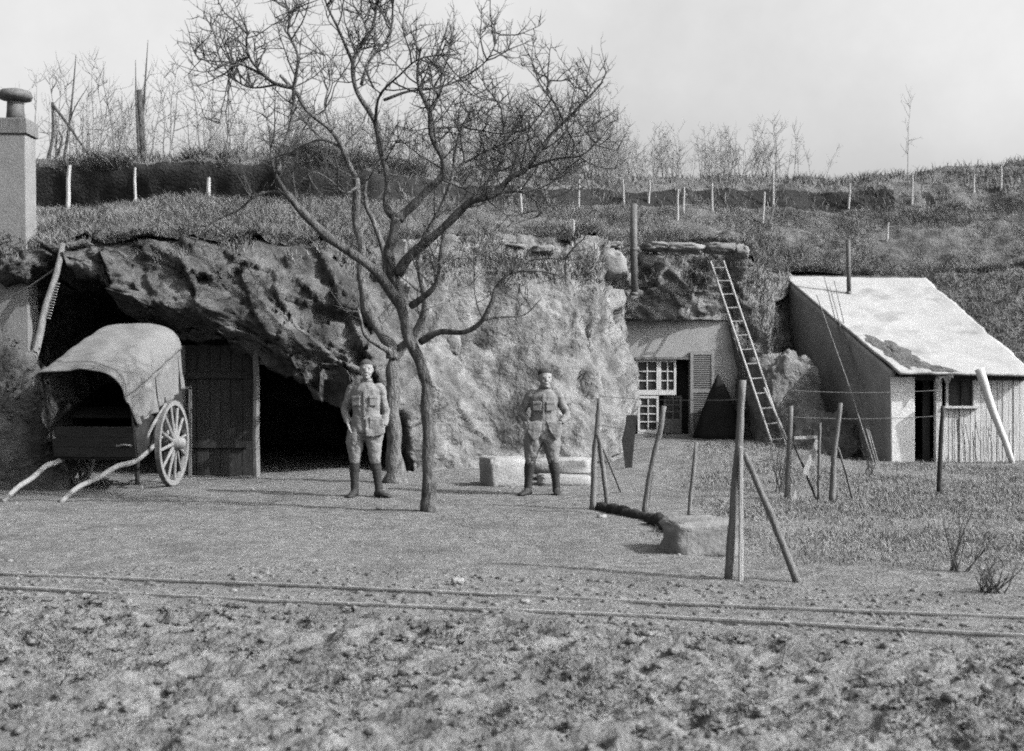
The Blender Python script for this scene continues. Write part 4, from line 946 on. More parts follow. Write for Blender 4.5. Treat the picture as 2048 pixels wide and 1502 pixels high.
cbox(MB(), -.51, .51, .82, .855, .152, .60).build('tail_board', 'cart_wood', cart, local=True)
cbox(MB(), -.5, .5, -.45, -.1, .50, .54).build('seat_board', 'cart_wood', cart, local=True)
MB().tube([(-.70, 0, WR), (.70, 0, WR)], .035, 10).build('axle', 'iron', cart, local=True)
# shafts: from beside the body, bowing out and down to the ground
for s in (-1, 1):
    p_ = [B(s * .50, .5, .06), B(s * .50, -.3, .06), B(s * .50, -.95, .08), Vector((s * .46 - .05, -1.28, .36)), Vector((s * .41 - .12, -1.62, .235)), Vector((s * .37 - .19, -1.92, .15)), Vector((s * .35 - .26, -2.18, .0))]
    sp = spline(p_, 5)
    MB().tube([Vector(q) for q in sp], [.040 - .010 * k / len(sp) for k in range(len(sp))], 8).build('shaft', 'shaft_wood', cart, smooth=True, local=True)
# wheels
def wheel(x, s):
    w = empty('wheel', (x, 0, WR)); w.parent = cart
    n = 40
    def ringm(r0, r1, hw):
        mb = MB(); rings = []
        for k in range(n + 1):
            a = 2 * math.pi * k / n; c, sn = math.cos(a), math.sin(a)
            rings.append([Vector((-hw, r0 * c, r0 * sn)), Vector((hw, r0 * c, r0 * sn)), Vector((hw, r1 * c, r1 * sn)), Vector((-hw, r1 * c, r1 * sn))])
        return mb.loft(rings, caps=False)
    ringm(WR - .075, WR - .012, .030).build('rim', 'wheel_wood', w, local=True)
    ringm(WR - .012, WR + .0, .032).build('tyre', 'iron', w, local=True)
    mb = MB(); hp = [(.05, -.13), (.085, -.12), (.095, -.04), (.11, 0), (.10, .05), (.08, .13), (.055, .17), (.02, .18)]
    mb.loft([[Vector((s * xx, r * math.cos(2 * math.pi * k / 16), r * math.sin(2 * math.pi * k / 16))) for k in range(16)] for r, xx in hp]); mb.build('hub', 'wheel_wood', w, smooth=True, local=True)
    for k in range(12):
        a = 2 * math.pi * (k + .3) / 12; c, sn = math.cos(a), math.sin(a)
        MB().tube([(s * .03, .08 * c, .08 * sn), (s * .015, .3 * c, .3 * sn), (0, (WR - .06) * c, (WR - .06) * sn)], [.027, .022, .02], 7, ).build('spoke', 'wheel_wood', w, local=True)
wheel(-.66, -1); wheel(.66, 1)
# hood: canvas over three hoops, front hoop lower
def hood_sec(t):          # t 0..1 from left hem to right hem; returns x, z over the body
    hw, top, hem, rl, rr = .575, 1.42, .50, .15, .32
    path = [(-hw, hem), (-hw, top - rl)] + [(-hw + rl - rl * math.cos(a), top - rl + rl * math.sin(a)) for a in [math.pi / 2 * k / 6 for k in range(1, 7)]] + [(0, top + .035)]
    path += [(hw - rr + rr * math.sin(a), top - rr + rr * math.cos(a)) for a in [math.pi / 2 * k / 8 for k in range(0, 9)]] + [(hw, hem)]
    L = [0]
    for i in range(1, len(path)): L.append(L[-1] + math.hypot(path[i][0] - path[i - 1][0], path[i][1] - path[i - 1][1]))
    s = t * L[-1]
    for i in range(1, len(path)):
        if s <= L[i] + 1e-9:
            f = (s - L[i - 1]) / (L[i] - L[i - 1]); return path[i - 1][0] + (path[i][0] - path[i - 1][0]) * f, path[i - 1][1] + (path[i][1] - path[i - 1][1]) * f
    return path[-1]
def canvas_part(name, t0, t1, nt, y0, y1, nyy, hemfun=None, out=0.0):
    V = []
    for j in range(nyy + 1):
        v = j / nyy; y = y0 + (y1 - y0) * v
        for i in range(nt + 1):
            t = t0 + (t1 - t0) * i / nt
            x, z = hood_sec(t)
            y = y0 + (y1 - y0) * v
            if name == 'side_curtain': y = (y0 + (.34 if x > 0 else .8) * (1 - min(1, max(0, (z - .5) / .55))) ** .8) * (1 - v) + y1 * v
            sagz = -.025 * abs(math.sin(math.pi * 2 * v)) * (1 - abs(x) / .7)
            drop_ = -.07 * (1 - v) ** 1.6
            zz = z + (sagz + drop_ if z > .6 else drop_ * .2)
            fold = 0.0
            if z < .98:
                fold = .028 * math.sin(v * 38 + math.sin(z * 5) * 1.5) * (.98 - z) / .5 + .02 * math.sin(v * 17 + 2)
            wr = .010 * math.sin(v * 6 + 3.1 * math.sin(x * 4)) + .006 * math.sin(v * 29 + x * 3 + 2 * math.sin(x * 9))
            xx = x + (1 if x > 0 else -1) * (fold + out)
            if name != 'hood_top': zz += -.06 * v * (1 if z < .6 else 0)
            V.append(B(xx, y, zz + wr))
    q = grid_quads(nyy + 1, nt + 1)
    me = np_mesh(name, [tuple(p_) for p_ in V], q, smooth=True)
    o = link_mesh(name, me, 'canvas', cart)
    sd = o.modifiers.new('Solidify', 'SOLIDIFY'); sd.thickness = .012; sd.offset = 0
    return o
tl = next(k / 400 for k in range(400) if hood_sec(k / 400)[1] > 1.22); tR = next(1 - k / 400 for k in range(400) if hood_sec(1 - k / 400)[1] > 1.06)
canvas_part('hood_top', tl, tR, 46, -1.22, .92, 40)
canvas_part('side_curtain', .02, tl + .012, 26, -.8, .9, 60, out=-.012)
canvas_part('side_curtain', tR - .012, .98, 26, -1.2, .9, 60, out=-.012)
canvas_part('rear_curtain', .10, .90, 40, .88, .9, 1, out=-.03)
# rear cloth closing the hood
mb = MB(); ring_ = [hood_sec(.03 + .94 * k / 24) for k in range(25)]
mb.add([B(x * .97, .86, z * .985) for x, z in ring_] , [tuple(range(25))]); mb.build('rear_cloth', 'canvas', cart, local=True)
for y in (-1.0, -.1, .8):
    dz = -.07 * (1 - (y + 1.22) / 2.14) ** 1.6
    MB().tube([B(x * .955, y, (z * .97 + dz if z > .6 else z)) for x, z in [hood_sec(k / 30) for k in range(31)]], .013, 6).build('hoop', 'cart_wood', cart, local=True)
# frayed curtain at the left of the opening
mb = MB(); V = []
for j in range(9):
    for i in range(6):
        z = 1.0 - .075 * j; V.append(B(-.60 + .035 * i * (1 - .05 * j) + .03 * math.sin(j * 1.1 + i), -.98 + .03 * math.sin(i * 2.2 + j), z))
mb.add(V, [tuple(q) for q in grid_quads(9, 6)]); mb.build('torn_curtain', 'canvas', cart, local=True)
MB().tube([(.30, -.35, 0), (.30, -.33, .3), (.31, -.32, .62)], .03, 7).build('prop_leg', 'cart_wood', cart, local=True)
MB().box((.30, -.36, .02), (.2, .12, .05)).build('prop_foot', 'shaft_wood', cart, local=True)
MB().tube([B(.50, -.6, .2), B(.6, -.45, .42), B(.66, -.1, .58)], .022, 6).build('brace', 'shaft_wood', cart, local=True)
MB().tube([B(.3, -1.0, .3), B(.42, -1.02, .33), B(.5, -1.0, .31)], .012, 6).build('lamp_iron', 'shaft_wood', cart, local=True)

# ------------------------------------------------------------------ cave cottage front
co = empty('cottage_front', (3.35, 24.15, 0.2), 'pale plastered cottage front set into the rock under the ledge', 'cottage front')
YF = 24.15
def fx(px): return (px - CX) / F * YF
def fz(py): return H - (py - CY) / F * YF
xL, xR = 1.95, 4.8
zb, ztop = 0.0, 2.75
ox0, ox1, oz1 = fx(1270), fx(1380), fz(714)
mb = MB()
mb.box(((xL + ox0) / 2, YF + .12, (zb + oz1) / 2), (ox0 - xL, .24, oz1 - zb))
mb.box(((xR + ox1) / 2, YF + .12, (zb + oz1) / 2), (xR - ox1, .24, oz1 - zb))
mb.box(((xL + xR) / 2, YF + .12, (oz1 + ztop) / 2), (xR - xL, .24, ztop - oz1)); mb.build('wall', 'plaster', co)
zf = gz(3.0, 24.0) - .02
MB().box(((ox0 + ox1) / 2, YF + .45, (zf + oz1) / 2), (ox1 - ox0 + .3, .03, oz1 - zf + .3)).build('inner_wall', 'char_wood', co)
MB().box(((ox0 + ox1) / 2, YF + .02, oz1 - .025), (ox1 - ox0, .12, .05)).build('lintel', 'old_wood', co)
MB().box(((ox0 + ox1) / 2, YF - .02, zf + .03), (ox1 - ox0 + .3, .3, .08)).build('threshold', 'slab', co)
def leaf(name, x0, x1, z0, z1, nc, rows, rail, mat, glassmat, y):
    """glazed leaf: stiles, bars and panes"""
    L = MB(); st = .045
    L.box((x0 + st / 2, y, (z0 + z1) / 2), (st, .045, z1 - z0)); L.box((x1 - st / 2, y, (z0 + z1) / 2), (st, .045, z1 - z0))
    L.box(((x0 + x1) / 2, y, z1 - st / 2), (x1 - x0 - 2 * st, .043, st)); L.box(((x0 + x1) / 2, y, z0 + rail / 2), (x1 - x0 - 2 * st, .043, rail))
    o = L.build(name, mat, co)
    w = (x1 - x0 - 2 * st); hh = z1 - st - z0 - rail
    for c in range(1, nc):
        xx = x0 + st + w * c / nc
        MB().box((xx, y, z0 + rail + hh / 2), (.022, .035, hh)).build('glazing_bar', mat, o)
    for r in range(1, rows):
        zz = z0 + rail + hh * r / rows
        MB().box((x0 + st + w / 2, y + .002, zz), (w, .03, .022)).build('glazing_bar', mat, o)
    for c in range(nc):
        for r in range(rows):
            MB().box((x0 + st + w * (c + .5) / nc, y + .012, z0 + rail + hh * (r + .5) / rows), (w / nc - .02, .006, hh / rows - .02)).build('pane', glassmat, o)
    return o
xm = fx(1318)
leaf('upper_window', ox0 + .02, xm, fz(790), oz1 - .055, 2, 3, .1, 'white_paint', 'glass', YF + .06)
leaf('upper_window', xm + .005, fx(1353), fz(790), oz1 - .055, 2, 3, .1, 'white_paint', 'glass', YF + .065)
leaf('lower_window', ox0 + .06, xm, zf + .08, fz(792), 2, 4, .08, 'white_paint', 'glass', YF + .06)
leaf('door', fx(1330), fx(1366), zf + .08, fz(792), 2, 3, .3, 'grey_paint', 'glass', YF + .2)
# shutter standing open against the wall, louvred
sx0, sx1, sz0, sz1 = fx(1380), fx(1428), fz(877), fz(703)
sh = MB(); ys = YF - .035
sh.box((sx0 + .03, ys, (sz0 + sz1) / 2), (.06, .045, sz1 - sz0)); sh.box((sx1 - .03, ys, (sz0 + sz1) / 2), (.06, .045, sz1 - sz0))
for zz in (sz1 - .03, fz(782), sz0 + .05): sh.box(((sx0 + sx1) / 2, ys, zz), (sx1 - sx0 - .12, .043, .07))
sh = sh.build('shutter', 'shutter_frame', co)
for z0_, z1_ in ((fz(782) + .035, sz1 - .065), (sz0 + .085, fz(782) - .035)):
    n_ = int((z1_ - z0_) / .042)
    for k in range(n_):
        MB().box(((sx0 + sx1) / 2, ys, z0_ + (z1_ - z0_) * (k + .5) / n_), (sx1 - sx0 - .125, .012, .058), Matrix.Rotation(math.radians(-24), 3, 'X')).build('louvre_slat', 'grey_paint', sh)
# near-black cone standing in for the rock's cast shadow by the shutter
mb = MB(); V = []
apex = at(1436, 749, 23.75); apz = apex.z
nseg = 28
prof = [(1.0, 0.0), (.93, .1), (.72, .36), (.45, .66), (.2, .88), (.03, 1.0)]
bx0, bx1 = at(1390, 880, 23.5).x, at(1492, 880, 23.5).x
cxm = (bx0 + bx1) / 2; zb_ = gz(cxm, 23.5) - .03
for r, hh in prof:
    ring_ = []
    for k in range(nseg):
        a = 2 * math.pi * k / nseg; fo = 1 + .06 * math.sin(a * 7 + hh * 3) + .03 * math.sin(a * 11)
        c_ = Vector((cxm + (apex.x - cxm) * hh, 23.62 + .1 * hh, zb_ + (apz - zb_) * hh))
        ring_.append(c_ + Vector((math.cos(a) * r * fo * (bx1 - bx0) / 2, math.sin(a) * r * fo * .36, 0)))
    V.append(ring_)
mb.loft(V); mb.solo('shadow_cone', 'shadow_dark', (cxm, 23.6, zb_), 'dark pointed cone standing in for the rock shadow beside the louvred shutter', 'shadow stand-in', smooth=True)

# ------------------------------------------------------------------ ladder, stove pipes
def contact(px, py, bv): return ray(px, py, bv)
h = ray(1437, 526)
dt = (h.y - .12) if h is not None else 23.2
db = 21.7
la = [at(1421, 522, dt), at(1447, 522, dt)]; lb = [at(1547, 896, db), at(1573, 893, db)]
zg = gz(lb[0].x, db)
ld = empty('ladder', (lb[0].x, db, zg), 'long pale wooden ladder leaning against the rock beside the cottage', 'ladder')
for a_, b_2 in zip(la, lb):
    dirv = (b_2 - a_).normalized(); b_2 = b_2 + dirv * ((b_2.z - zg + .02) / -dirv.z if dirv.z < 0 else 0)
    MB().tube([a_, a_.lerp(b_2, .5) + Vector((.005, 0, 0)), b_2], [.02, .021, .022], 7).build('side_rail', 'pale_wood', ld)
for k in range(13):
    f_ = .04 + .92 * k / 12
    MB().tube([la[0].lerp(lb[0], f_), la[1].lerp(lb[1], f_)], .012, 6).build('rung', 'pale_wood', ld)
a_ = at(1528, 775, 22.1); b_2 = at(1577, 885, 21.75); dirv = (b_2 - a_).normalized(); b_2 = b_2 + dirv * ((b_2.z - gz(b_2.x, b_2.y) + .02) / -dirv.z)
MB().tube([a_, b_2], [.018, .02], 6).solo('pole', 'pale_wood', (b_2.x, b_2.y, gz(b_2.x, b_2.y)), 'thin pale pole leaning on the lower half of the ladder', 'pole')
def pipe(px, top, bot, d, r, label):
    x = (px - CX) / F * d; z0_ = at(0, bot, d).z; z1_ = at(0, top, d).z
    t_ = empty('stove_pipe', (x, d, z0_), label, 'stove pipe')
    MB().tube([(x + .01, d, z0_), (x, d, (z0_ + z1_) / 2), (x - .005, d, z1_)], r, 14).build('pipe', 'iron', t_, smooth=True)
    MB().tube([(x, d, z0_ - .01), (x, d, z0_ + .05)], r * 1.25, 14).build('collar', 'iron', t_, smooth=True)
    MB().tube([(x, d, (z0_ + z1_) / 2 - .02), (x, d, (z0_ + z1_) / 2 + .02)], r * 1.1, 14).build('joint_band', 'iron', t_, smooth=True)
pipe(1268, 408, 590, 22.95, .066, 'tall dark stove pipe rising from the rock over the cottage')

# ------------------------------------------------------------------ hut
hut = empty('lean_to_hut', (7.7, 20.8, 0), 'low lean-to hut with a broad whitewashed sloping roof', 'hut')
RFL, RFR, RBL, RBR = Vector((6.62, 20.5, 1.55)), Vector((9.0, 20.62, 1.53)), Vector((5.92, 26.1, 3.66)), Vector((9.0, 26.1, 3.62))
def roofp(u, v): return RFL.lerp(RFR, u).lerp(RBL.lerp(RBR, u), v)
nu, nv = 60, 100
U, Vv = np.meshgrid(np.linspace(0, 1, nu), np.linspace(0, 1, nv))
RP = np.array([[tuple(roofp(u, v)) for u in np.linspace(0, 1, nu)] for v in np.linspace(0, 1, nv)])
RP[..., 2] += 0.014 * fbm(RP * 1.1, 3, 401) + 0.005 * fbm(RP * 6, 3, 411) - 0.05 * np.sin(U * np.pi) * np.sin(Vv * np.pi)
RP[..., 0] += np.where(U == 0, 0.008 * fbm(RP * 3, 3, 421), 0) + np.where(U == 1, 0.025 * fbm(RP * 3, 3, 431), 0)
RP[..., 1] += np.where(Vv == 0, 0.02 * fbm(RP * 4, 3, 441), 0)
roof = link_mesh('roof', np_mesh('roof', RP.reshape(-1, 3) - np.array(hut.location), grid_quads(nv, nu), smooth=True), 'roof', hut)
sd = roof.modifiers.new('Solidify', 'SOLIDIFY'); sd.thickness = .045; sd.offset = -1
# moss patch lying on the roof's near corner
mv = []; mf = []
outl = []
for k in range(40):
    a = 2 * math.pi * k / 40; rr = 1 + .22 * math.sin(3 * a + 1) + .12 * math.sin(7 * a)
    outl.append((.16 + .13 * rr * math.cos(a) - .06 * rr * math.sin(a), .14 + .15 * rr * math.sin(a)))
def moss_patch(cu, cv, su, sv, seed):
    V = []
    for ring_k in range(9):
        f_ = ring_k / 8
        for k in range(36):
            a = 2 * math.pi * k / 36; rr = 1 + .25 * math.sin(3 * a + seed) + .13 * math.sin(7 * a + 2 * seed) + .08 * math.sin(13 * a)
            u = min(.99, max(.005, cu + su * rr * f_ * math.cos(a))); v = min(.98, max(.005, cv + sv * rr * f_ * math.sin(a)))
            i_, j_ = int(v * (nv - 1)), int(u * (nu - 1))
            V.append(Vector(RP[i_, j_]) * 0 + roofp(u, v) + Vector((0, 0, float(RP[i_, j_, 2]) - roofp(j_ / (nu - 1), i_ / (nv - 1)).z + -.006 + .035 * (1 - f_ ** 2) * random.uniform(.4, 1.4))))
    F_ = []
    for r in range(8):
        for k in range(36):
            F_.append((r * 36 + k, r * 36 + (k + 1) % 36, (r + 1) * 36 + (k + 1) % 36, (r + 1) * 36 + k))
    MB().add(V, F_).build('moss', 'moss', roof, smooth=True)
for o_ in (roof,): pass
roof_parent_fix = hut
moss_patch(.14, .20, .12, .15, 1.0)
moss_patch(.2, .09, .12, .07, 4.0)
moss_patch(.33, .03, .10, .035, 2.3)
# side wall under the roof's left edge, grid so that it can be rough
def quadwall(name, a, b, za, zb2, mat, n=26, rough=.02, thick=.1):
    a = Vector(a); b = Vector(b); V = []
    for j in range(n + 1):
        for i in range(n + 1):
            p_ = a.lerp(b, i / n); top = za + (zb2 - za) * i / n
            V.append((p_.x, p_.y, -.1 + (top + .1) * j / n))
    V = np.array(V); V[:, 0] += rough * fbm(V * 2.2, 3, 451)
    me = np_mesh(name, V - np.array(hut.location), grid_quads(n + 1, n + 1), smooth=True)
    o = link_mesh(name, me, mat, hut)
    s_ = o.modifiers.new('Solidify', 'SOLIDIFY'); s_.thickness = thick; s_.offset = 0
    return o
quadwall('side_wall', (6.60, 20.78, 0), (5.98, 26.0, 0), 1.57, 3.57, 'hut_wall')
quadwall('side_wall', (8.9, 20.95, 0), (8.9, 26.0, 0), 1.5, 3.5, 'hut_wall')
YH = 20.8
def hx_(px): return (px - CX) / F * YH
def hz_(py): return H - (py - CY) / F * YH
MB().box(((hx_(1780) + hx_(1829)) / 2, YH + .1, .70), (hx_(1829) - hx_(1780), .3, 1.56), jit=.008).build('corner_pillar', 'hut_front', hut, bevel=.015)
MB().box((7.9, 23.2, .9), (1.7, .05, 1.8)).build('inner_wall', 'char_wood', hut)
# door frame posts and leaf
MB().box((hx_(1878), YH + .06, .73), (.10, .12, 1.5)).build('door_post', 'hut_plank', hut)
MB().box((hx_(1862), YH + .25, .71), (.12, .04, 1.42)).build('door', 'dark_wood', hut)
MB().box((7.75, YH + .04, 1.46), (2.3, .1, .09)).build('wall_plate', 'dark_wood', hut)
# window opening frame and dark pane
wx0, wx1, wz0, wz1 = hx_(1893), hx_(1952), hz_(812), hz_(760)
fr = MB(); fr.box((wx0 + .02, YH + .05, (wz0 + wz1) / 2), (.04, .07, wz1 - wz0)); fr.box((wx1 - .02, YH + .05, (wz0 + wz1) / 2), (.04, .07, wz1 - wz0)); fr.box(((wx0 + wx1) / 2, YH + .03, wz0 - .02), (wx1 - wx0 + .1, .14, .04))
fr = fr.build('window', 'hut_plank', hut)
MB().box(((wx0 + wx1) / 2 + .03, YH + .06, (wz0 + wz1) / 2), (.025, .03, wz1 - wz0)).build('mullion', 'dark_wood', fr)
MB().box(((wx0 + wx1) / 2, YH + .09, (wz0 + wz1) / 2), (wx1 - wx0 - .08, .01, wz1 - wz0)).build('pane', 'glass', fr)
# upright planks of the front
x = hx_(1886)
while x < 8.86:
    w = random.uniform(.075, .12)
    top = wz0 - .045 if x + w / 2 < wx1 + .01 else 1.42
    if x + w > wx1 and x < wx1: w = wx1 - x + .002
    MB().box((x + w / 2, YH + .06 + random.uniform(-.008, .008), top / 2 - .03), (w - random.uniform(.006, .016), .03, top + .05)).build('plank', 'hut_plank', hut)
    x += w
# eave cloth hanging over the door
mb = MB(); V = []
for j in range(5):
    for i in range(10):
        u = .27 + .13 * i / 9; p_ = roofp(u, .01); V.append(p_ + Vector((0, -.03 - .01 * math.sin(i), .02 - .045 * j * (1 + .4 * math.sin(i * 1.3)))))
mb.add(V, [tuple(q) for q in grid_quads(5, 10)]); mb.build('eave_flap', 'moss', hut)
pp_ = roofp(.42, .80)
pipe(1697, 480, 588, 25.0, .045, 'thin dark stove pipe standing in the whitewashed hut roof')
# white prop leaning against the hut front
a_ = at(2025, 934, 20.25); a_.z = .0; b_2 = at(1957, 738, 20.34)
mb = MB(); mb.tube([a_.lerp(b_2, k / 8) + Vector((.012 * math.sin(k), 0, 0)) for k in range(9)], [.05 + .03 * (k / 8) for k in range(9)], 10)
mb.solo('white_prop', 'white_paint', a_, 'thick white pole propped slantwise against the hut eave', 'prop', smooth=True)
# bean rods leaning on the roof
for k, (pa_, pb_, d1_, d2_) in enumerate((((1753, 928), (1648, 552), 20.25, 24.3), ((1757, 926), (1660, 575), 20.3, 23.8), ((1750, 920), (1668, 560), 20.3, 24.0), ((1748, 924), (1633, 590), 20.2, 22.6))):
    a_ = at(*pa_, d1_); a_.z = 0.0; b_2 = at(*pb_, d2_)
    MB().tube([a_, a_.lerp(b_2, .5) + Vector((.02 * (k - 1), -.02, -.05)), b_2], [.014, .012, .008], 5).solo('bean_rod', 'old_wood', a_, 'long thin rod leaning up against the hut roof', 'rod', 'bundle of rods against the hut roof')

# ------------------------------------------------------------------ garden fence
def stick(mb, pts, r, sides=8, wob=.0022):
    P_ = spline([tuple(p_) for p_ in pts], 4); n_ = len(P_)
    rr = r if hasattr(r, '__len__') else (r, r * .85)
    mb.tube([Vector(p_) + Vector((random.gauss(0, wob), random.gauss(0, wob), 0)) for p_ in P_], [(rr[0] + (rr[1] - rr[0]) * k / (n_ - 1)) * random.uniform(.93, 1.07) for k in range(n_)], sides)
    return mb
def gpt(px, py, sink=.03):
    d = gd(py); p_ = at(px, py, d); p_.z = gz(p_.x, p_.y) - sink; return p_
# corner post: dark round stake, pale squared half, heavy raking strut
c0 = gpt(1476, 1156); d = c0.y
fp = empty('corner_post', c0 + Vector((0, 0, .03)), 'stout double fence post with a heavy raking strut at the garden corner', 'fence post')
stick(MB(), [c0 + Vector((-.068, .03, 0)), at(1468, 1000, d + .03), at(1478, 880, d + .03), at(1485, 760, d + .03)], (.034, .026)).build('round_stake', 'old_wood', fp, smooth=True)
MB().bar(c0 + Vector((.015, -.03, 0)), at(1482, 893, d - .03), .034, .034, up=(0, 1, 0), taper=.8).build('split_stake', 'pale_wood', fp, bevel=.006)
s1 = gpt(1598, 1158)
stick(MB(), [at(1487, 905, d - .02), at(1540, 1025, (d + s1.y) / 2), s1], (.022, .03)).build('strut', 'old_wood', fp, smooth=True)
# stakes and posts, with their braces
def post(px, py, tops, r, mat, label, braces=(), cat='fence post', dd=0.0):
    c = gpt(px, py); d = c.y
    t_ = empty('fence_post', c + Vector((0, 0, .03)), label, cat)
    stick(MB(), [c] + [at(a, b, d + dd * (i + 1) / len(tops)) for i, (a, b) in enumerate(tops)], r).build('stake', mat, t_, smooth=True)
    for (bx, by), (tx, ty), rb, mt_ in braces:
        e = gpt(bx, by)
        stick(MB(), [at(tx, ty, d - .02), at((tx + bx) / 2, (ty + by) / 2, (d + e.y) / 2), e], (rb * .85, rb)).build('brace', mt_, t_, smooth=True)
    return t_
post(1186, 1020, [(1188, 930), (1194, 860), (1199, 796)], (.036, .026), 'old_wood', 'round fence post with a pale forked brace beside the earth kerb', [((1217, 1018), (1196, 868), .03, 'old_wood'), ((1243, 985), (1200, 885), .014, 'old_wood')])
post(1288, 1032, [(1302, 940), (1318, 870), (1328, 812)], (.035, .028), 'old_wood', 'crooked fence stake leaning far over in front of the cottage door')
post(1377, 1036, [(1384, 970), (1392, 884)], (.025, .02), 'old_wood', 'short slim stake before the dark pointed shadow cone')
post(1574, 1000, [(1577, 930), (1582, 812)], (.04, .028), 'old_wood', 'thick fence post braced by a crossed pale plank', [((1634, 1000), (1588, 890), .014, 'dark_wood')])
post(1637, 1001, [(1638, 930), (1640, 846)], (.022, .016), 'old_wood', 'slim grey stake holding the upper end of the pale crossed plank')
MB().bar(gpt(1584, 1002), at(1636, 880, gd(1000)), .065, .022, up=(0, 1, 0)).solo('cross_plank', 'pale_wood', gpt(1584, 1002, 0), 'pale slanting plank crossing a dark rod between two stakes', 'plank')
MB().bar(at(1588, 876, gd(1000)) , at(1634, 874, gd(1000)), .035, .03, up=(0, 1, 0)).solo('cross_rail', 'pale_wood', at(1588, 876, gd(1000)), 'short pale level rail fixed between the two braced stakes', 'rail')
post(1664, 1004, [(1667, 930), (1672, 880), (1681, 806)], (.04, .026), 'old_wood', 'thick leaning post with a single thin strut facing the hut', [((1708, 1000), (1676, 895), .016, 'old_wood')])
post(1878, 992, [(1881, 900), (1886, 812)], (.035, .026), 'dark_wood', 'dark lone fence stake standing before the hut door')
e = at(1258, 938, 18.9); e.z = gz(e.x, e.y) - .02
bd = MB(); rings = []
for px_, py_, w_ in ((1258, 946, .1), (1257, 926, .12), (1256, 880, .2), (1262, 850, .17), (1263, 830, .16)):
    c_ = at(px_, py_, e.y); rings.append([c_ + Vector((-w_ / 2, -.02, 0)), c_ + Vector((w_ / 2, -.02, 0)), c_ + Vector((w_ / 2, .02, 0)), c_ + Vector((-w_ / 2, .02, 0))])
bd.loft(rings); bd.solo('charred_board', 'char_wood', e, 'blackened upright board standing in the garden behind the posts', 'board')
# wires of the fence
for zz, k in ((1.0, 0), (1.32, 1)):
    wire('fence_wire', at(1583, 0, gd(1000)) * 1 + Vector((0, 0, zz - at(1583, 0, gd(1000)).z)), Vector((at(1885, 0, gd(992)).x, gd(992), zz)), 'thin fence wire between the braced post and the stake before the hut', .004, .03, 'garden fence wires')
    wire('fence_wire', Vector((at(1485, 0, c0.y).x, c0.y + .03, zz)), Vector((at(1198, 0, gd(1020)).x, gd(1020), zz - .05)), 'thin fence wire between the corner post and the post by the kerb', .003, .02, 'garden edge wires')
# bare shrubs of the garden
def twig_bush(name, base, hgt, n, seed, label, spread=.35, mat='twig'):
    rnd = random.Random(seed); mb = MB(); car = []
    for s in range(n):
        d_ = Vector((rnd.gauss(0, spread), rnd.gauss(0, spread), 1)).normalized(); p_ = Vector(base) + Vector((rnd.gauss(0, .04), rnd.gauss(0, .04), -.02)); pts = [p_.copy()]
        L = hgt * rnd.uniform(.6, 1.05)
        for k in range(6):
            d_ = (d_ + Vector((rnd.gauss(0, .12), rnd.gauss(0, .12), .05))).normalized(); p_ = p_ + d_ * L / 6; pts.append(p_.copy())
        mb.tube(pts, [.007 * (1 - .7 * k / 6) for k in range(7)], 5); car.append((pts, 1, 1))
    twiggery(mb, car, rnd, dens=(6, 6, 0), lens=(.3 * hgt, .1, .1), r0=(.003, .002, .001), levels=2, up=.5)
    return mb.solo(name, mat, base, label, 'shrub')
q = gpt(1918, 1140, 0); twig_bush('bare_shrub', q, .62, 9, 31, 'leafless twiggy bush in the garden beside the track')
q = gpt(1560, 985, 0); twig_bush('bare_shrub', q, .75, 12, 32, 'bare upright canes growing round the braced fence post', .18)
q = gpt(1985, 1185, 0); twig_bush('bare_shrub', q, .3, 22, 33, 'low dark tangled bush beside the railway track', .6)
q = gpt(1740, 950, 0); twig_bush('bare_shrub', q, .5, 9, 34, 'thin dry stalks growing at the foot of the rods by the hut', .25)
# cane stalks in front of the hut wall
for k in range(16):
    px = 1905 + k * 8 + random.uniform(-3, 3); c = at(px, 0, 20.5); z_ = random.uniform(.5, .85)
    MB().tube([(c.x, 20.5, -.02), (c.x + random.gauss(0, .02), 20.52, z_ * .5), (c.x + random.gauss(0, .03), 20.55, z_)], .007, 5).solo('cane', 'old_wood', (c.x, 20.5, 0), 'thin upright cane standing before the plank front of the hut', 'cane', 'canes before the hut front')

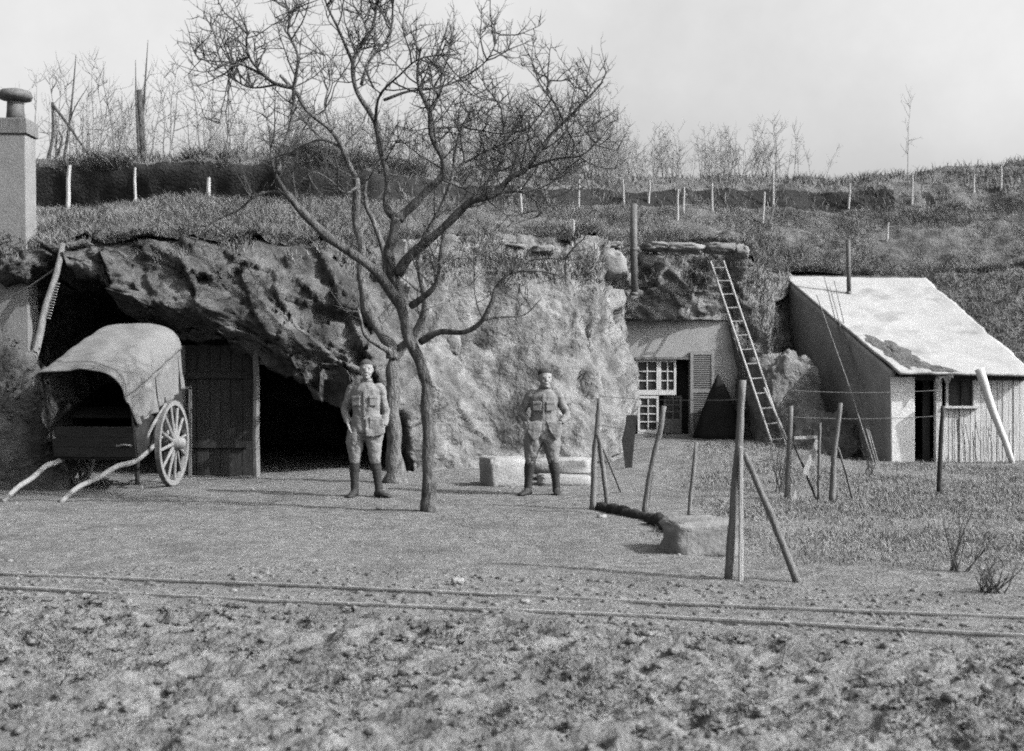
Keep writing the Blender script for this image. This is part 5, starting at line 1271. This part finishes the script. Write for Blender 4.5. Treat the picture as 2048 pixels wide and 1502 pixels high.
# ------------------------------------------------------------------ people
def ering(c, rx, ry, n=18, ex=1.0, tilt=0.0):
    out = []
    for k in range(n):
        a = 2 * math.pi * k / n; ca, sa = math.cos(a), math.sin(a)
        x_ = rx * math.copysign(abs(ca) ** ex, ca); y_ = ry * math.copysign(abs(sa) ** ex, sa)
        out.append(Vector((c[0] + x_, c[1] + y_, c[2] + tilt * x_)))
    return out
def remesh(o, vox, it=3):
    m = o.modifiers.new('Remesh', 'REMESH'); m.mode = 'VOXEL'; m.voxel_size = vox; m.use_smooth_shade = True
    if it:
        s_ = o.modifiers.new('Smooth', 'SMOOTH'); s_.iterations = it; s_.factor = .5
    return o
def tb(mb, pts, radii, sides=12):
    sp = spline([(*p_, r) for p_, r in zip(pts, radii)], 4)
    mb.tube([Vector(q[:3]) for q in sp], [q[3] for q in sp], sides)
def hand(mb, wrist, d, side, nrm):
    """palm with four unequal bent fingers and a thumb leaving its side"""
    d = Vector(d).normalized(); nrm = Vector(nrm).normalized(); s_ = d.cross(nrm).normalized() * side
    w = Vector(wrist); pe = w + d * .09
    mb.loft([[w + s_ * a * .026 + nrm * b * .016 for a, b in ((-1, -1), (1, -1), (1, 1), (-1, 1))], [w + d * .045 + s_ * a * .04 + nrm * b * .016 for a, b in ((-1, -1), (1, -1), (1, 1), (-1, 1))], [pe + s_ * a * .038 + nrm * b * .012 for a, b in ((-1, -1), (1, -1), (1, 1), (-1, 1))]])
    for k, L in enumerate((.068, .078, .072, .055)):
        b0 = pe + s_ * (.03 - .02 * k) - d * .01
        p1 = b0 + (d * .9 + nrm * .15) * L * .5; p2 = p1 + (d * .75 + nrm * .55) * L * .35; p3 = p2 + (d * .5 + nrm * .8) * L * .25
        mb.tube([b0, p1, p2, p3], [.0095, .009, .0085, .007], 8)
    t0 = w + d * .025 + s_ * .03; t1 = t0 + (d * .7 + s_ * .7) * .04; t2 = t1 + (d * .95 + s_ * .1) * .032
    mb.tube([t0, t1, t2], [.0125, .0115, .009], 8)

def person(base, S, label):
    """S: measured joints in metres, x to the picture's right, -y toward the viewer"""
    t = empty('person', base, label, 'person')
    hz = S['chin']; hx = S['hx']
    # body
    b = MB()
    k_ = S['head_h'] / .225
    hp = [(0, .030, .036, -.046), (.012, .040, .052, -.036), (.035, .052, .068, -.022), (.07, .064, .083, -.008), (.105, .070, .092, .0), (.145, .074, .096, .006), (.18, .069, .089, .01), (.205, .052, .068, .012), (.219, .030, .042, .012), (.225, .008, .012, .012)]
    rot = Matrix.Rotation(S.get('turn', 0), 3, 'Z')
    hc = Vector((hx, S.get('hy', -.015), hz))
    def HW(p_): return hc + rot @ Vector((p_[0] * k_, p_[1] * k_, p_[2] * k_))
    b.loft([[HW(q) for q in ering((0, cy, z_), rx, ry, 20, .92)] for z_, rx, ry, cy in hp])
    b.loft([[HW(q) for q in ((-.011, -.085, .085), (.011, -.085, .085), (.006, -.07, .125), (-.006, -.07, .125))], [HW(q) for q in ((-.017, -.112, .078), (.017, -.112, .078), (.006, -.094, .122), (-.006, -.094, .122))]])
    for s_ in (-1, 1):
        b.ell(HW((s_ * .073, .012, .10)), (.012, .022, .032), 8, 6)
        b.ell(HW((s_ * .03, -.083, .128)), (.026, .012, .008), 8, 5)
        b.ell(HW((s_ * .036, -.074, .068)), (.018, .016, .018), 8, 6)
    b.ell(HW((0, -.085, .045)), (.024, .014, .010), 8, 5); b.ell(HW((0, -.078, .018)), (.02, .02, .016), 8, 5)
    sz = S['sho_z']
    b.loft([ering((hx * .7, .012, sz - .04), .075, .07), ering((hx * .8, .01, sz + .03), .056, .058), ering((hx, .0, hz + .02), .052, .058), ering((hx, .0, hz + .07), .05, .055)])
    tr_ = S['torso']
    b.loft([ering((c, 0, z_), rx * .86, ry * .86) for z_, c, rx, ry in tr_ if z_ > S['crotch'] + .05])
    for s_, A in ((-1, S['armL']), (1, S['armR'])):
        tb(b, A[:3], [.048, .038, .026], 12)
        hand(b, A[2], Vector(A[3]) - Vector(A[2]), s_, (0, -.3, .0) if False else Vector((-s_ * .6, -.3, -.3)))
    for Lg in (S['legL'], S['legR']):
        tb(b, Lg, [.075, .06, .05, .045, .035], 12)
    remesh(b.build('body', 'skin', t, local=True), .0065, 2)
    # tunic
    c = MB()
    c.loft([ering((q, -.002, z_), rx * .94, ry * .94, 24, .88) for z_, q, rx, ry in tr_])
    for A in (S['armL'], S['armR']):
        m1 = Vector(A[0]).lerp(Vector(A[1]), .5); m2 = Vector(A[1]).lerp(Vector(A[2]), .5)
        inn = Vector((A[0][0] * .62, .0, A[0][2] + .005))
        tb(c, [inn, A[0], m1, A[1], m2, Vector(A[1]).lerp(Vector(A[2]), .96)], [.058, .064, .057, .050, .047, .040], 12)
    for sk in S.get('skirts', ()):
        c.loft([[Vector(p_) + Vector((0, -.014, 0)) for p_ in sk], [Vector(p_) + Vector((0, .016, 0)) for p_ in sk]])
    tun = remesh(c.build('tunic', S['cloth'], t, local=True), .009, 3)
    tx = bpy.data.textures.new('folds', 'CLOUDS'); tx.noise_scale = .09
    dm = tun.modifiers.new('Displace', 'DISPLACE'); dm.texture = tx; dm.strength = .034; dm.mid_level = .5
    def front_y(z_):
        zs = [q[0] for q in tr_]; return -float(np.interp(z_, zs, [q[3] for q in tr_]))
    for (px_, pz_, w_, h_) in S['pockets']:
        yy = .96 * front_y(pz_) * (1 - .25 * (abs(px_) / .2) ** 2)
        p_ = MB(); rz_ = Matrix.Rotation(-px_ * 2.4 * -1, 3, 'Z')
        p_.box((px_, yy - .004, pz_), (w_, .022, h_), rz_).build('pocket', S['cloth'], tun, bevel=.006, local=True)
        MB().box((px_, yy - .010, pz_ + h_ * .36), (w_ * 1.04, .024, h_ * .3), rz_).build('pocket_flap', S['cloth'], tun, bevel=.006, local=True)
    for z_ in S['buttons']:
        MB().ell((S['bx'], front_y(z_) - .008, z_), (.010, .007, .010), 8, 5).build('button', 'iron', tun, local=True)
    MB().loft([ering((hx * .85, .008, sz + .035), .078, .074), ering((hx * .95, .0, sz + .085), .068, .070)], caps=False).build('collar', S['cloth'], tun, smooth=True, local=True).modifiers.new('Solidify', 'SOLIDIFY').thickness = .012
    MB().bar((S['bx'] - .008, front_y(1.2) - .004, sz - .02), (S['bx'] - .004, front_y(1.1) - .006, S['open_z']), .022, .014, up=(0, 1, 0)).build('placket', S['cloth'], tun, bevel=.004, local=True)
    # breeches
    br = MB(); hipz = S['hip_z']
    br.loft([ering((S['hipx'], 0, z_), rx, ry, 22, .9) for z_, rx, ry in ((S['crotch'] - .03, .12, .10), (S['crotch'] + .05, .175, .125), (hipz, .18, .125), (hipz + .13, .158, .11))])
    for Lg, fl in ((S['legL'], S['flare']), (S['legR'], S['flare'])):
        h_, th, kn, cf, an = [Vector(q) for q in Lg]
        tb(br, [h_, h_.lerp(th, .6), th, th.lerp(kn, .55), kn, kn.lerp(cf, .35)], [.108, .118 * fl, .108 * fl, .086, .07, .062], 14)
    bro = remesh(br.build('breeches', S['cloth2'], t, local=True), .009, 3)
    dm = bro.modifiers.new('Displace', 'DISPLACE'); dm.texture = tx; dm.strength = .034; dm.mid_level = .5
    # puttees and boots
    for Lg, toe in ((S['legL'], S['toeL']), (S['legR'], S['toeR'])):
        h_, th, kn, cf, an = [Vector(q) for q in Lg]
        mb = MB(); top = kn.lerp(cf, S.get('put0', .15)); P_ = []; R_ = []
        for k in range(23):
            f_ = k / 22; q = top.lerp(cf, f_ * 2) if f_ < .5 else cf.lerp(an, (f_ - .5) * 2)
            r = float(np.interp(f_, [0, .4, .75, 1], [.063, .066, .05, .047])) + (.003 if k % 2 else 0)
            P_.append(q); R_.append(r)
        mb.tube(P_, R_, 14); mb.build('puttee', 'puttee', t, smooth=True, local=True)
        bt = MB(); d_ = Vector((toe[0], toe[1], 0)).normalized(); sd_ = Vector((-d_.y, d_.x, 0))
        a0 = Vector((an.x, an.y, 0))
        bt.tube([Vector((an.x, an.y, an.z + .05)), Vector((an.x, an.y, .07)), Vector((an.x, an.y, .03))], [.05, .052, .05], 12)
        secs = [(-.07, .030, .055), (-.05, .038, .075), (0, .042, .095), (.06, .045, .085), (.11, .050, .062), (.16, .048, .05), (.195, .035, .04), (.21, .016, .026)]
        bt.loft([[a0 + d_ * s_ + sd_ * (w_ * ca) + Vector((0, 0, max(0.0, hh_ * .5 + hh_ * .5 * sa))) for ca, sa in [(math.cos(2 * math.pi * k / 14), math.sin(2 * math.pi * k / 14)) for k in range(14)]] for s_, w_, hh_ in secs])
        remesh(bt.build('boot', 'leather', t, local=True), .008, 2)
    # hair, eyes and mouth
    hr = MB()
    hr.loft([[HW(q) for q in ering((0, cy + .003, z_), rx * 1.05, ry * 1.03, 20, .92)] for z_, rx, ry, cy in S['hair']])
    remesh(hr.build('hair', S['hairm'], t, local=True), .006, 2)
    for s_ in (-1, 1):
        MB().ell(HW((s_ * .031, -.083, .113)), (.009, .004, .004), 8, 5).build('eye', 'hair_dark', t, local=True)
    MB().ell(HW((0, -.099, .046)), (.017, .003, .0025), 8, 5).build('mouth', 'hair_dark', t, local=True)
    return t

u = .00627
def X1(px): return (px - 731) * u
def Z1(py): return (990 - py) * u
HAIR_SHORT = [(.10, .060, .060, .042), (.135, .070, .080, .030), (.158, .075, .093, .016), (.18, .073, .094, .007), (.205, .056, .072, .008), (.222, .034, .046, .010), (.231, .01, .016, .012)]
c1 = gpt(731, 992, 0.0)
person(c1, dict(chin=Z1(756), head_h=.245, hx=X1(733), sho_z=Z1(768), turn=math.radians(8), crotch=.78, hip_z=.93, hipx=X1(730),
    torso=[(.80, X1(733), .205, .135), (.93, X1(733), .205, .135), (1.08, X1(732), .178, .125), (1.22, X1(732), .192, .13), (1.33, X1(732), .198, .12), (1.385, X1(732), .15, .095), (1.425, X1(733), .085, .075)],
    armL=[(X1(704), .01, Z1(775)), (X1(689), .04, Z1(818)), (X1(698), -.05, Z1(843)), (X1(706), -.075, Z1(862))],
    armR=[(X1(760), .01, Z1(775)), (X1(770), .05, Z1(822)), (X1(768), -.05, Z1(850)), (X1(763), -.075, Z1(868))],
    skirts=[[(X1(733), -.13, .98), (X1(768), -.12, .98), (X1(772), -.13, Z1(862)), (X1(750), -.15, Z1(870)), (X1(735), -.15, Z1(868))]],
    legL=[(X1(714), 0, .86), (X1(711), -.01, .68), (X1(711), -.02, .47), (X1(709), .0, .33), (X1(709), .02, .10)],
    legR=[(X1(747), 0, .86), (X1(748), -.01, .68), (X1(750), -.02, .47), (X1(753), .0, .33), (X1(757), .02, .10)],
    toeL=(-.25, -1), toeR=(.75, -.65), flare=1.0, put0=.25, cloth='khaki_light', cloth2='khaki_light',
    pockets=[(X1(715), 1.20, .10, .12), (X1(749), 1.20, .10, .12), (X1(752), .93, .13, .15)], buttons=[1.33, 1.25, 1.17, 1.09, 1.01], bx=X1(732), open_z=.96,
    hair=HAIR_SHORT, hairm='hair_pale'), 'person in pale khaki tunic, breeches and dark puttees, hands in pockets beside the cave')
def X2(px): return (px - 1085) * u
c2 = gpt(1085, 990, 0.0)
person(c2, dict(chin=Z1(775), head_h=.245, hx=X2(1090), sho_z=Z1(783), turn=math.radians(12), crotch=.70, hip_z=.86, hipx=X2(1087),
    torso=[(.80, X2(1087), .20, .13), (.90, X2(1087), .19, .125), (1.0, X2(1087), .168, .12), (1.12, X2(1087), .18, .128), (1.23, X2(1088), .19, .118), (1.29, X2(1088), .145, .092), (1.33, X2(1089), .082, .073)],
    armL=[(X2(1061), .01, Z1(790)), (X2(1043), .06, Z1(826)), (X2(1058), -.06, Z1(842)), (X2(1066), -.085, Z1(858))],
    armR=[(X2(1116), .01, Z1(790)), (X2(1134), .06, Z1(830)), (X2(1120), -.06, Z1(845)), (X2(1112), -.085, Z1(860))],
    skirts=[[(X2(1056), -.12, .93), (X2(1082), -.13, .93), (X2(1080), -.15, Z1(868)), (X2(1070), -.16, Z1(884)), (X2(1054), -.13, Z1(862))], [(X2(1092), -.13, .93), (X2(1122), -.11, .93), (X2(1122), -.12, Z1(866)), (X2(1112), -.15, Z1(882)), (X2(1098), -.15, Z1(858))]],
    legL=[(X2(1071), 0, .80), (X2(1065), -.01, .62), (X2(1061), -.02, .43), (X2(1058), .0, .30), (X2(1056), .02, .09)],
    legR=[(X2(1101), 0, .80), (X2(1104), -.01, .62), (X2(1106), -.02, .43), (X2(1110), .0, .30), (X2(1113), .02, .09)],
    toeL=(-.5, -.85), toeR=(.12, -1), flare=1.02, put0=-.6, cloth='khaki', cloth2='khaki',
    pockets=[(X2(1074), 1.12, .105, .115), (X2(1100), 1.12, .105, .115)], buttons=[1.24, 1.17, 1.10, 1.03], bx=X2(1087), open_z=.95,
    hair=[(.075, .05, .066, .034), (.11, .066, .082, .028)] + HAIR_SHORT, hairm='hair_dark'), 'person in darker khaki tunic, dark hair, elbows out, standing before the stone blocks')
